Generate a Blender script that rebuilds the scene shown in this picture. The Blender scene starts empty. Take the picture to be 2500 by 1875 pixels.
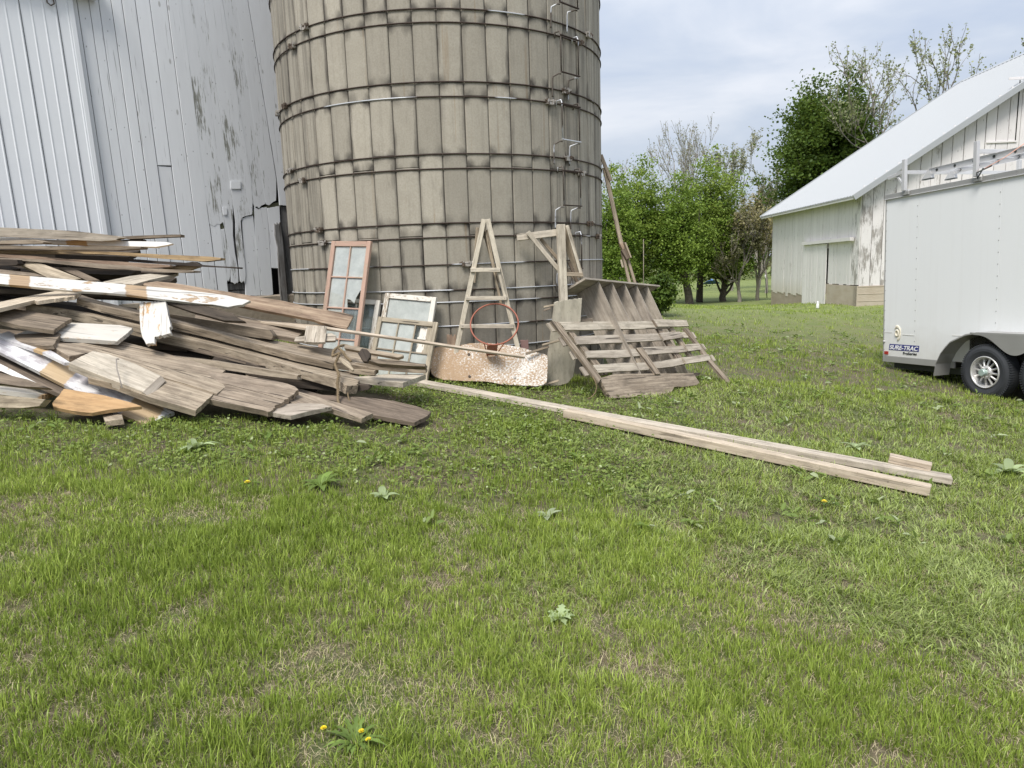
import bpy, bmesh, math, random
import numpy as np
from mathutils import Vector, Matrix, noise as mnoise
random.seed(7); RNG = np.random.default_rng(11)
sc = bpy.context.scene
COL = sc.collection
# ------------------------------------------------------------------ camera
F_PX, CX, CY = 1750.0, 1250.0, 937.5          # focal length and centre in photograph pixels (2500 x 1875)
PITCH, ROLL = math.radians(9.4), math.radians(1.9)
EYE = Vector((0, 0, 1.55))
_f = Vector((0, math.cos(PITCH), -math.sin(PITCH)))
_u0 = Vector((0, math.sin(PITCH), math.cos(PITCH))); _r0 = Vector((1, 0, 0))
_r = _r0 * math.cos(ROLL) - _u0 * math.sin(ROLL)
_u = _r0 * math.sin(ROLL) + _u0 * math.cos(ROLL)
cam_data = bpy.data.cameras.new('camera'); cam = bpy.data.objects.new('camera', cam_data); COL.objects.link(cam)
cam_data.sensor_width = 36; cam_data.lens = F_PX / 2500 * 36; cam_data.clip_end = 3000; cam_data.clip_start = 0.05
cam.matrix_world = Matrix(((_r.x, _u.x, -_f.x, EYE.x), (_r.y, _u.y, -_f.y, EYE.y), (_r.z, _u.z, -_f.z, EYE.z), (0, 0, 0, 1)))
sc.camera = cam
# ------------------------------------------------------------------ world: overcast sky with thin blue-grey breaks
SUN_EL, SUN_AZ = math.radians(56), math.radians(205)      # azimuth clockwise from +Y (north)
w = bpy.data.worlds.new('World'); sc.world = w; w.use_nodes = True
nt = w.node_tree; nt.nodes.clear()
o = nt.nodes.new('ShaderNodeOutputWorld'); bg = nt.nodes.new('ShaderNodeBackground'); bg.inputs[1].default_value = 0.1
sky = nt.nodes.new('ShaderNodeTexSky'); sky.sky_type = 'NISHITA'; sky.sun_disc = False
sky.sun_elevation = SUN_EL; sky.sun_rotation = SUN_AZ; sky.air_density = 1.0; sky.dust_density = 2.0
tc = nt.nodes.new('ShaderNodeTexCoord')
mp = nt.nodes.new('ShaderNodeMapping'); mp.inputs['Scale'].default_value = (1.0, 1.0, 3.6); mp.inputs['Rotation'].default_value = (0.12, 0.22, 0.3)
nt.links.new(tc.outputs['Generated'], mp.inputs[0])
n1 = nt.nodes.new('ShaderNodeTexNoise'); n1.inputs['Scale'].default_value = 2.3; n1.inputs['Detail'].default_value = 7; n1.inputs['Roughness'].default_value = 0.52
n1.inputs['Distortion'].default_value = 0.35
nt.links.new(mp.outputs[0], n1.inputs['Vector'])
rp = nt.nodes.new('ShaderNodeValToRGB'); nt.links.new(n1.outputs['Fac'], rp.inputs[0])
e = rp.color_ramp.elements
e[0].position = 0.36; e[0].color = (2.35, 2.72, 3.45, 1)
e[1].position = 0.64; e[1].color = (4.0, 4.1, 4.35, 1)
m1 = e.new(0.5); m1.color = (3.0, 3.27, 3.75, 1)
mx = nt.nodes.new('ShaderNodeMix'); mx.data_type = 'RGBA'; mx.inputs[0].default_value = 0.9
nt.links.new(sky.outputs[0], mx.inputs[6]); nt.links.new(rp.outputs[0], mx.inputs[7])
# an overcast sky is brighter overhead than at the horizon
sx_ = nt.nodes.new('ShaderNodeSeparateXYZ'); nt.links.new(tc.outputs['Generated'], sx_.inputs[0])
mr = nt.nodes.new('ShaderNodeMapRange'); nt.links.new(sx_.outputs[2], mr.inputs[0]); mr.inputs[1].default_value = 0.0; mr.inputs[2].default_value = 1.0; mr.inputs[3].default_value = 0.92; mr.inputs[4].default_value = 1.75
vm = nt.nodes.new('ShaderNodeVectorMath'); vm.operation = 'SCALE'; nt.links.new(mx.outputs[2], vm.inputs[0]); nt.links.new(mr.outputs[0], vm.inputs['Scale'])
nt.links.new(vm.outputs[0], bg.inputs[0]); nt.links.new(bg.outputs[0], o.inputs[0])
# ------------------------------------------------------------------ sun through thin cloud
sd = bpy.data.lights.new('sun', 'SUN'); sd.energy = 2.0; sd.angle = math.radians(20); sd.color = (1.0, 0.96, 0.9)
sun = bpy.data.objects.new('sun', sd); COL.objects.link(sun)
_sv = Vector((math.sin(SUN_AZ) * math.cos(SUN_EL), math.cos(SUN_AZ) * math.cos(SUN_EL), math.sin(SUN_EL)))
sun.rotation_euler = _sv.to_track_quat('Z', 'Y').to_euler()
sc.view_settings.view_transform = 'Standard'; sc.view_settings.look = 'None'
sc.view_settings.exposure = 1.0; sc.view_settings.gamma = 1.0; sc.view_settings.use_curve_mapping = False
sc.cycles.max_bounces = 6; sc.cycles.transparent_max_bounces = 12
# ------------------------------------------------------------------ terrain
def sclamp(v, lim, soft):                       # |v| grows linearly, then levels off at about lim
    a = np.abs(v)
    return np.sign(v) * (a - soft * np.log1p(np.exp((a - lim) / soft)) + soft * np.log1p(np.exp(-lim / soft)))
TY = np.array([-50, 0, 10, 18, 22, 26, 32, 45, 80, 200, 1500.]); TZ = np.array([-.9, 0, .362, .66, .68, .56, .30, .24, .0, -.5, -2.])
def vnoise(x, y, seed=0):
    xi = np.floor(x).astype(np.int64); yi = np.floor(y).astype(np.int64); fx = x - xi; fy = y - yi
    fx = fx * fx * (3 - 2 * fx); fy = fy * fy * (3 - 2 * fy)
    def h(a, b):
        n = (a * 374761393 + b * 668265263 + seed * 1442695041) & 0x7fffffff
        n = ((n ^ (n >> 13)) * 1274126177) & 0x7fffffff
        return ((n ^ (n >> 16)) & 0xffff) / 65535.0
    return (h(xi, yi) * (1 - fx) + h(xi + 1, yi) * fx) * (1 - fy) + (h(xi, yi + 1) * (1 - fx) + h(xi + 1, yi + 1) * fx) * fy
def fbm(x, y, seed=0, oct=4):
    s = 0; a = 0.5; t = 0
    for k in range(oct):
        s = s + a * vnoise(x * 2 ** k + 17.3 * k, y * 2 ** k + 5.1 * k, seed + k); t += a; a *= .5
    return s / t
def terrain(x, y):
    x = np.asarray(x, float); y = np.asarray(y, float)
    z = -0.109 * sclamp(x, 8.0, 0.8) + np.interp(y, TY, TZ)
    z = z + 0.05 * (fbm(x * .7, y * .7, 3, 3) - .5) + .10 * (fbm(x * .16, y * .16, 9, 2) - .5) * np.clip((y - 9) / 6, 0, 1)
    hump = np.exp(-(((x - 7.2) / 2.6) ** 2 + ((y - 19.0) / 1.6) ** 2))
    mound = np.exp(-(((x - 12) / 5) ** 2 + ((y - 24) / 5) ** 2))
    return z + .16 * hump + .17 * mound
def gz(x, y): return float(terrain(np.array([x]), np.array([y]))[0])
# ------------------------------------------------------------------ pixel of the photograph -> point in the place
def ray(px, py):
    return _f + _r * ((px - CX) / F_PX) - _u * ((py - CY) / F_PX)
def W(px, py, Y):                               # the point seen at that pixel, Y metres in front of the eye
    d = ray(px, py); return EYE + d * (Y / d.y)
def OP(px, py, P, n):                           # the point of a plane seen at that pixel
    d = ray(px, py); return EYE + d * ((P - EYE).dot(n) / d.dot(n))
def G(px, py, up=0.0):                          # the point of the ground seen at that pixel
    d = ray(px, py); lo, hi = 0.5, 400.0
    ts = np.concatenate([np.linspace(.5, 15, 1500), np.linspace(15, 200, 2500)])
    X = EYE.x + d.x * ts; Yv = EYE.y + d.y * ts; Z = EYE.z + d.z * ts
    h = Z - terrain(X, Yv)
    k = int(np.argmax(h < 0)); t = ts[k - 1] + (ts[k] - ts[k - 1]) * h[k - 1] / (h[k - 1] - h[k])
    p = EYE + d * t; return Vector((p.x, p.y, p.z + up))
_ZM = {0: (0, 500, 3.0157), 1: (0, 540, 6.913), 2: (250, 540, 6.913), 3: (0, 760, 5.927), 4: (250, 760, 5.926), 5: (520, 680, 6.913),
       6: (520, 820, 6.506), 7: (780, 760, 6.913), 8: (500, 650, 3.16), 9: (1320, 760, 4.608), 10: (1000, 500, 2.765), 11: (1020, 680, 5.53),
       12: (760, 560, 4.147), 13: (1240, 520, 5.925), 14: (1430, 350, 4.485), 15: (1330, 0, 2.963), 16: (0, 0, 2.37), 17: (1800, 300, 2.37),
       18: (2120, 330, 5.821), 19: (2130, 760, 5.978), 20: (1400, 0, 2.0109), 21: (630, 0, 2.5425), 22: (480, 440, 2.975)}
def q(i, *pts):                                 # detail-sheet coordinates -> photograph pixels
    x0, y0, s = _ZM[i]; r = [(x0 + a / s, y0 + b / s) for a, b in pts]
    return r if len(r) > 1 else r[0]
# ------------------------------------------------------------------ object helpers
def link(name, me, mat=None, parent=None, M=None):
    ob = bpy.data.objects.new(name, me); COL.objects.link(ob)
    if mat is not None and me is not None:
        if isinstance(mat, (list, tuple)):
            for m in mat: me.materials.append(m)
        elif not me.materials: me.materials.append(mat)
    if M is not None: ob.matrix_world = M
    if parent is not None: par(ob, parent)
    return ob
def par(ob, parent):
    ob.parent = parent; ob.matrix_parent_inverse = world_of(parent).inverted()
def world_of(ob):
    m = ob.matrix_basis.copy()
    if ob.parent is not None: m = world_of(ob.parent) @ ob.matrix_parent_inverse @ m
    return m
def tag(ob, label=None, cat=None, group=None, kind=None):
    if label: ob['label'] = label
    if cat: ob['category'] = cat
    if group: ob['group'] = group
    if kind: ob['kind'] = kind
    return ob
def thing(name, loc, label, cat, group=None):
    e = bpy.data.objects.new(name, None); COL.objects.link(e); e.empty_display_size = .1
    e.matrix_world = Matrix.Translation(Vector(loc)); tag(e, label, cat, group); return e
def mesh(name, verts, faces, smooth=False):
    me = bpy.data.meshes.new(name); me.from_pydata([tuple(v) for v in verts], [], faces); me.update()
    if smooth: me.polygons.foreach_set('use_smooth', [True] * len(me.polygons))
    return me
def bm_mesh(name, bm, smooth=False):
    bmesh.ops.recalc_face_normals(bm, faces=bm.faces[:])
    me = bpy.data.meshes.new(name); bm.to_mesh(me); bm.free()
    if smooth: me.polygons.foreach_set('use_smooth', [True] * len(me.polygons))
    return me
def add_box(bm, c, s, M=None, bev=0.0):
    M = M or Matrix.Identity(4)
    r = bmesh.ops.create_cube(bm, size=1.0, matrix=M @ Matrix.Translation(Vector(c)) @ Matrix.Diagonal((s[0], s[1], s[2], 1)))
    if bev > 0:
        ed = set(); [ed.update(v.link_edges) for v in r['verts']]
        bmesh.ops.bevel(bm, geom=list(ed), offset=bev, segments=1, affect='EDGES')
def frame(X, Z, O):
    X = X.normalized(); Y = Z.cross(X).normalized(); Z = X.cross(Y).normalized()
    return Matrix(((X.x, Y.x, Z.x, O.x), (X.y, Y.y, Z.y, O.y), (X.z, Y.z, Z.z, O.z), (0, 0, 0, 1)))
def stick(name, A, B, w, t, n, mat, parent=None, bev=0.003, cuts=0):
    """squared timber from A to B: w wide across, t thick along n, centred on the line"""
    A = Vector(A); B = Vector(B); L = (B - A).length
    M = frame(B - A, Vector(n), (A + B) / 2)
    bm = bmesh.new(); add_box(bm, (0, 0, 0), (L, w, t), bev=min(bev, w * .2, t * .2))
    for v in bm.verts:
        v.co += Vector((random.uniform(-.003, .003), random.uniform(-.001, .001), 0))
    return link(name, bm_mesh(name, bm), mat, parent, M)
def tube_data(pts, rad, seg=8, cap=True):
    pts = [Vector(p) for p in pts]; n = len(pts); V = []; Fc = []
    rad = rad if isinstance(rad, (list, tuple)) else [rad] * n
    up = None
    for i, p in enumerate(pts):
        d = (pts[min(i + 1, n - 1)] - pts[max(i - 1, 0)]).normalized()
        if up is None: up = d.orthogonal().normalized()
        up = (up - d * up.dot(d));  up = up.normalized() if up.length > 1e-6 else d.orthogonal().normalized()
        s = d.cross(up)
        for k in range(seg):
            a = 2 * math.pi * k / seg; V.append(p + (up * math.cos(a) + s * math.sin(a)) * rad[i])
    for i in range(n - 1):
        for k in range(seg):
            a = i * seg + k; b = i * seg + (k + 1) % seg; Fc.append((a, b, b + seg, a + seg))
    if cap: Fc.append(tuple(range(seg - 1, -1, -1))); Fc.append(tuple((n - 1) * seg + k for k in range(seg)))
    return V, Fc
def tube(name, pts, rad, mat, parent=None, seg=8, smooth=True):
    V, Fc = tube_data(pts, rad, seg); c = Vector(pts[0])
    return link(name, mesh(name, [v - c for v in V], Fc, smooth), mat, parent, Matrix.Translation(c))
class MB:                                       # collects pieces that are one joined part
    def __init__(s): s.V = []; s.F = []
    def add(s, V, F):
        o = len(s.V); s.V += [Vector(v) for v in V]; s.F += [tuple(o + i for i in f) for f in F]
    def box(s, c, sz, M=None):
        M = M or Matrix.Identity(4); x, y, z = [k / 2 for k in sz]; c = Vector(c)
        s.add([M @ (c + Vector(p)) for p in ((-x, -y, -z), (x, -y, -z), (x, y, -z), (-x, y, -z), (-x, -y, z), (x, -y, z), (x, y, z), (-x, y, z))],
              [(0, 3, 2, 1), (4, 5, 6, 7), (0, 1, 5, 4), (1, 2, 6, 5), (2, 3, 7, 6), (3, 0, 4, 7)])
    def build(s, name, mat, parent=None, smooth=False, origin=None):
        o = Vector(origin) if origin is not None else (s.V[0].copy() if s.V else Vector())
        return link(name, mesh(name, [v - o for v in s.V], s.F, smooth), mat, parent, Matrix.Translation(o))
FOOT = []                                       # outlines on the ground where no grass grows
def plane3(A, B, C):
    a, b, c = [W(*p) if len(p) == 3 else Vector(p) for p in (A, B, C)]
    n = (b - a).cross(c - a).normalized()
    if n.dot(EYE - a) < 0: n = -n
    return a, n
def slab(name, poly, pl, t, mat, parent=None, axis=None, label=None, cat='plank', group=None, foot=False, jag=0.0018, bev=0.003, rag=0.004):
    """a board whose seen face has the given outline on the plane pl = (point, normal), t thick behind it"""
    P, n = pl
    pts = [OP(x, y, P, n) for x, y in poly]
    c = sum(pts, Vector()) / len(pts)
    if axis is None:
        best = 0
        for i in range(len(pts)):
            for j in range(i):
                d = pts[i] - pts[j]
                if d.length > best: best = d.length; axis = d
        ed = [(pts[(i + 1) % len(pts)] - pts[i]) for i in range(len(pts))]
        a0 = axis.normalized(); s = Vector()
        for d in ed:
            if abs(d.normalized().dot(a0)) > .8: s += d * (1 if d.dot(a0) > 0 else -1)
        axis = s
    if axis.x < 0: axis = -axis
    M = frame(axis, n, c); Mi = M.inverted()
    L2 = [Mi @ p for p in pts]; L2 = [Vector((p.x, p.y, 0)) for p in L2]
    area = sum(L2[i].x * L2[(i + 1) % len(L2)].y - L2[(i + 1) % len(L2)].x * L2[i].y for i in range(len(L2)))
    if area < 0: L2.reverse()
    out = []
    for i, p in enumerate(L2):                  # the edges get the slight unevenness of old sawn wood
        r = L2[(i + 1) % len(L2)]; ln = (r - p).length; across = abs((r - p).x) < .6 * ln and rag > .003 and ln > .03   # sawn or broken end
        k = max(1, int(ln / (.014 if across else .16)))
        for j in range(k):
            v = p.lerp(r, j / k)
            if j: v += Vector((random.uniform(-rag, rag) if across else random.uniform(-jag, jag), 0 if across else random.uniform(-jag, jag), 0))
            out.append(v)
    bm = bmesh.new()
    top = [bm.verts.new(v) for v in out]; bot = [bm.verts.new(v + Vector((0, 0, -t))) for v in out]
    ft = bm.faces.new(top); bm.faces.new(bot[::-1]); N = len(out)
    for i in range(N): bm.faces.new((top[i], bot[i], bot[(i + 1) % N], top[(i + 1) % N]))
    if bev:
        try: bmesh.ops.bevel(bm, geom=list(ft.edges), offset=min(bev, t * .3), segments=1, affect='EDGES')
        except Exception: pass
    ob = link(name, bm_mesh(name, bm), mat, parent, M)
    if parent is None: tag(ob, label, cat, group)
    elif label: ob['label'] = label
    if foot: FOOT.append([(p.x, p.y) for p in pts])
    return ob
# ------------------------------------------------------------------ materials
class NT:
    def __init__(s, name, rough=.8):
        s.m = bpy.data.materials.new(name); s.m.use_nodes = True; s.t = s.m.node_tree
        s.b = s.t.nodes['Principled BSDF']; s.b.inputs['Roughness'].default_value = rough; s.out = s.t.nodes['Material Output']
        s._tc = None; s._oi = None
    def n(s, kind, **kw):
        x = s.t.nodes.new(kind)
        for k, v in kw.items():
            if hasattr(x, k): setattr(x, k, v)
        return x
    def L(s, a, b): s.t.links.new(a, b)
    def put(s, sock, v):
        if isinstance(v, bpy.types.NodeSocket): s.L(v, sock)
        else:
            if isinstance(v, (tuple, list)) and len(v) == 3 and sock.type == 'RGBA': v = (*v, 1)
            sock.default_value = v
    def co(s, which='Object'):
        if s._tc is None: s._tc = s.n('ShaderNodeTexCoord')
        return s._tc.outputs[which]
    def rnd(s):
        if s._oi is None: s._oi = s.n('ShaderNodeObjectInfo')
        return s._oi.outputs['Random']
    def xyz(s, c):
        x = s.n('ShaderNodeSeparateXYZ'); s.L(c, x.inputs[0]); return x.outputs
    def mp(s, c, scale=(1, 1, 1), loc=None):
        x = s.n('ShaderNodeMapping'); s.L(c, x.inputs[0]); x.inputs['Scale'].default_value = scale
        if loc is not None: s.put(x.inputs['Location'], loc)
        return x.outputs[0]
    def shift(s, c):                            # every object gets its own stretch of the pattern
        v = s.n('ShaderNodeVectorMath', operation='SCALE'); v.inputs[0].default_value = (37.0, 21.0, 13.0); s.L(s.rnd(), v.inputs['Scale'])
        a = s.n('ShaderNodeVectorMath', operation='ADD'); s.L(c, a.inputs[0]); s.L(v.outputs[0], a.inputs[1]); return a.outputs[0]
    def noise(s, c, scale=5, detail=4, rough=.55, dist=0):
        x = s.n('ShaderNodeTexNoise'); s.L(c, x.inputs['Vector']); x.inputs['Scale'].default_value = scale
        x.inputs['Detail'].default_value = detail; x.inputs['Roughness'].default_value = rough; x.inputs['Distortion'].default_value = dist
        return x.outputs['Fac']
    def vor(s, c, scale=5, feature='F1'):
        x = s.n('ShaderNodeTexVoronoi', feature=feature); s.L(c, x.inputs['Vector']); x.inputs['Scale'].default_value = scale
        return x.outputs['Distance']
    def ramp(s, f, *st):
        x = s.n('ShaderNodeValToRGB'); s.L(f, x.inputs[0]); e = x.color_ramp.elements
        while len(e) < len(st): e.new(.5)
        for k, (p, c) in enumerate(st):
            e[k].position = p; e[k].color = (c, c, c, 1) if not isinstance(c, (tuple, list)) else (*c, 1)
        return x.outputs[0]
    def ma(s, op, a, b=0.0, clamp=False):
        x = s.n('ShaderNodeMath', operation=op); x.use_clamp = clamp; s.put(x.inputs[0], a); s.put(x.inputs[1], b); return x.outputs[0]
    def mix(s, f, a, b, mode='MIX'):
        x = s.n('ShaderNodeMix', data_type='RGBA'); x.blend_type = mode
        s.put(x.inputs[0], f); s.put(x.inputs[6], a); s.put(x.inputs[7], b); return x.outputs[2]
    def hsv(s, c, v=None, sat=None, h=None):
        x = s.n('ShaderNodeHueSaturation'); s.put(x.inputs['Color'], c)
        if v is not None: s.put(x.inputs['Value'], v)
        if sat is not None: s.put(x.inputs['Saturation'], sat)
        if h is not None: s.put(x.inputs['Hue'], h)
        return x.outputs[0]
    def lin(s, f, a, b):                        # map 0..1 to a..b
        return s.ma('ADD', s.ma('MULTIPLY', f, b - a), a)
    def col(s, c): s.put(s.b.inputs['Base Color'], c)
    def rough(s, r): s.put(s.b.inputs['Roughness'], r)
    def bump(s, h, k=.3, d=.01):
        x = s.n('ShaderNodeBump'); x.inputs['Strength'].default_value = k; x.inputs['Distance'].default_value = d
        s.L(h, x.inputs['Height']); s.L(x.outputs[0], s.b.inputs['Normal'])
def grain_of(s, c, k=1.0):
    g1 = s.noise(s.mp(c, (1.3 * k, 26 * k, 26 * k)), 1.6, 6, .62, .5)
    g2 = s.noise(s.mp(c, (3.0 * k, 90 * k, 90 * k)), 1.5, 3, .6)
    big = s.noise(s.mp(c, (1.4, 4.0, 4.0)), 1.4, 4, .55)
    crk = s.ramp(s.noise(s.mp(c, (.8 * k, 17 * k, 17 * k)), 2.1, 2, .45, .6), (.330, 0.0), (.362, 1.0))
    return g1, g2, big, crk
def wood(name, light, dark, rough=.88, var=.28, stain=(.075, .055, .04), stainy=.5, sat=1.0, crack=.75, k=1.0):
    s = NT(name, rough); c = s.shift(s.co())
    g1, g2, big, crk = grain_of(s, c, k)
    base = s.mix(s.ramp(g1, (.38, 0.0), (.62, 1.0)), dark, light)
    base = s.mix(s.ma('MULTIPLY', s.ramp(g2, (.35, 0.0), (.7, 1.0)), .35), base, light)
    base = s.mix(s.ma('MULTIPLY', s.ramp(big, (.50, 0.0), (.74, 1.0)), stainy), base, stain)
    dirt = s.noise(s.mp(c, (3.0, 7.0, 7.0)), 1.9, 6, .68)
    base = s.mix(s.ma('MULTIPLY', s.ramp(dirt, (.46, 0.0), (.70, 1.0)), .55), base, tuple(v * .42 for v in dark))
    sp = s.ramp(s.noise(c, 60, 2, .5), (.68, 0.0), (.74, 1.0))
    base = s.mix(s.ma('MULTIPLY', sp, .5), base, stain)
    base = s.mix(s.ma('MULTIPLY', s.ma('SUBTRACT', 1.0, crk), crack), base, (.03, .022, .016))
    s.col(s.hsv(base, s.lin(s.rnd(), 1 - var, 1 + var), sat, s.lin(s.rnd(), .493, .505)))
    h = s.ma('ADD', s.ma('MULTIPLY', g1, .7), s.ma('ADD', s.ma('MULTIPLY', g2, .3), s.ma('MULTIPLY', crk, .8)))
    s.bump(h, .45, .006); return s.m
def painted(name, paint, under_l, under_d, cover=.55, bands=(), scale=1.0, rough=.6, grey=None, end=None, var=.05, soil=.35):
    """old paint over wood; bands are stretches (centre, half width, in metres along the board) that never had paint"""
    s = NT(name, rough); c0 = s.co(); c = s.shift(c0)
    g1, g2, big, crk = grain_of(s, c)
    under = s.mix(s.ramp(g1, (.3, 0.0), (.7, 1.0)), under_d, under_l)
    p = s.mix(s.ma('MULTIPLY', s.noise(s.mp(c, (2, 6, 6)), 2.0, 4, .6), soil), paint, tuple(v * f for v, f in zip(paint, (.52, .50, .47))))
    if grey is not None:
        p = s.mix(s.ramp(s.noise(s.mp(c, (2.2, 5, 5)), 2.2, 5, .62), (.46, 0.0), (.54, 1.0)), p, grey)
    peel = s.noise(s.mp(c, (5 * scale, 22 * scale, 22 * scale)), 1.4, 7, .68, .3)
    mask = s.ramp(s.ma('ADD', s.ma('MULTIPLY', peel, .65), s.ma('MULTIPLY', big, .35)), (cover - .012, 0.0), (cover + .012, 1.0))
    x = s.xyz(c0)[0]
    wob = s.lin(s.noise(s.mp(c, (6, 30, 30)), 1.0, 3, .6), -.02, .02)
    for ce, hw in bands:
        d = s.ma('ABSOLUTE', s.ma('SUBTRACT', s.ma('ADD', s.ma('ADD', x, wob), s.ma('MULTIPLY', s.xyz(c0)[1], .25)), ce))
        mask = s.ma('MAXIMUM', mask, s.ramp(d, (max(0, hw - .006), 1.0), (hw + .006, 0.0)))
    if end is not None:                         # bare, broken right end
        mask = s.ma('MAXIMUM', mask, s.ramp(s.ma('ADD', x, s.ma('MULTIPLY', wob, 3.0)), (end - .012, 0.0), (end + .012, 1.0)))
    base = s.mix(mask, p, under)
    base = s.mix(s.ma('MULTIPLY', s.ma('SUBTRACT', 1.0, crk), .55), base, (.05, .04, .03))
    s.col(s.hsv(base, s.lin(s.rnd(), 1 - var, 1 + var)))
    s.bump(s.ma('ADD', s.ma('MULTIPLY', mask, -.7), s.ma('MULTIPLY', g1, .35)), .5, .003); return s.m
def plain(name, c, rough=.7, metal=0.0, var=.12, scale=8, bump=.15, spec=None):
    s = NT(name, rough); co = s.shift(s.co()); nz = s.noise(co, scale, 5, .6)
    s.col(s.hsv(s.mix(nz, tuple(v * (1 - var) for v in c), tuple(min(1, v * (1 + var)) for v in c)), s.lin(s.rnd(), .95, 1.05)))
    s.b.inputs['Metallic'].default_value = metal
    if spec is not None: s.b.inputs['Specular IOR Level'].default_value = spec
    s.rough(s.lin(nz, max(.05, rough - .12), min(1, rough + .12)))
    if bump: s.bump(s.noise(co, scale * 4, 4, .6), bump, .004)
    return s.m
M_ = {}
TAN, TAN_D = (.43, .355, .262), (.205, .160, .112)
M_['grey'] = wood('weathered_wood', TAN, TAN_D, stainy=.45, var=.17)
M_['silver'] = wood('silvered_wood', (.50, .44, .355), (.29, .245, .19), stainy=.25, var=.12)
M_['dim'] = wood('dim_old_wood', (.26, .205, .15), (.12, .092, .066), stainy=.5, var=.2)
M_['rot_and_shade'] = wood('rotten_and_shaded_wood', (.085, .064, .047), (.032, .025, .019), stainy=.5, var=.2)  # rotten boards; on buried boards this dark tone paints the shade of the pile
M_['brown'] = wood('brown_stained_wood', (.40, .30, .21), (.22, .15, .10), stain=(.11, .062, .045), stainy=.95, var=.08)
M_['fresh'] = wood('yellow_split_wood', (.62, .46, .24), (.36, .25, .13), stainy=.2, var=.12)
M_['orange'] = wood('orange_board', (.50, .325, .16), (.38, .235, .11), stainy=.12, var=.06, crack=.2, k=.7)
M_['pale'] = wood('pale_sawn_wood', (.60, .51, .39), (.42, .345, .25), stainy=.10, var=.10, crack=.35)
M_['frame'] = wood('pale_dry_wood', (.62, .555, .445), (.41, .355, .275), stainy=.15, var=.10, crack=.5)
M_['ply'] = wood('grey_plywood', (.50, .455, .365), (.42, .375, .295), stainy=.25, var=.06, crack=.15, k=.5)
M_['bin'] = wood('stained_bin_wood', (.46, .405, .33), (.31, .265, .21), stain=(.15, .125, .10), stainy=.6, var=.10, crack=.2)
M_['bark'] = wood('bark', (.13, .11, .09), (.05, .042, .035), stainy=.3, var=.15, k=.8)
M_['twig'] = plain('pale_twigs', (.27, .24, .21), .9, var=.3)
M_['white_board'] = painted('worn_white_paint', (.84, .82, .78), (.50, .32, .15), (.28, .17, .085), cover=.60, var=.04)
M_['sash_white'] = painted('flaking_sash_paint', (.74, .70, .62), (.42, .34, .25), (.24, .19, .14), cover=.54, scale=2.0)
M_['sash_pink'] = painted('faded_pink_paint', (.50, .33, .25), (.44, .345, .255), (.30, .225, .16), cover=.56, scale=1.4, soil=.5)
M_['sash_grey'] = wood('grey_sash_wood', (.46, .40, .30), (.27, .225, .165), stainy=.3, var=.08)
def rusty(name, rust=(.075, .048, .034), steel=(.50, .51, .53), amount=.5, scale=1.3, dark=(.03, .022, .018)):
    s = NT(name, .6); c = s.shift(s.co()); nz = s.noise(c, scale, 3, .5); fine = s.noise(c, 40, 4, .6)
    m = s.ramp(nz, (amount - .015, 0.0), (amount + .015, 1.0))
    s.col(s.mix(m, s.mix(fine, dark, rust), steel)); s.b.inputs['Metallic'].default_value = 0.25
    s.rough(s.lin(m, .75, .42)); return s.m
M_['hoop_rust'] = rusty('rusty_hoop_steel', amount=.66)
M_['hoop_mixed'] = rusty('part_rusted_hoop_steel', amount=.50, scale=.9)
M_['hoop_zinc'] = rusty('zinc_hoop_steel', amount=.40, scale=1.1)
M_['zinc'] = rusty('ladder_zinc', amount=.52, scale=3.0, rust=(.20, .17, .14))
M_['lug'] = rusty('lug_iron', rust=(.20, .15, .11), steel=(.40, .37, .33), amount=.5, scale=9)
M_['rim'] = plain('rust_red_paint', (.30, .095, .055), .55, var=.3, scale=22)
M_['black'] = plain('interior_shade', (.012, .011, .010), .95, var=.1, bump=0)  # near-black colour in place of shade inside walls, gaps and recesses
M_['rope'] = plain('manila_rope', (.21, .155, .09), .95, var=.35, scale=60, bump=.6)
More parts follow.
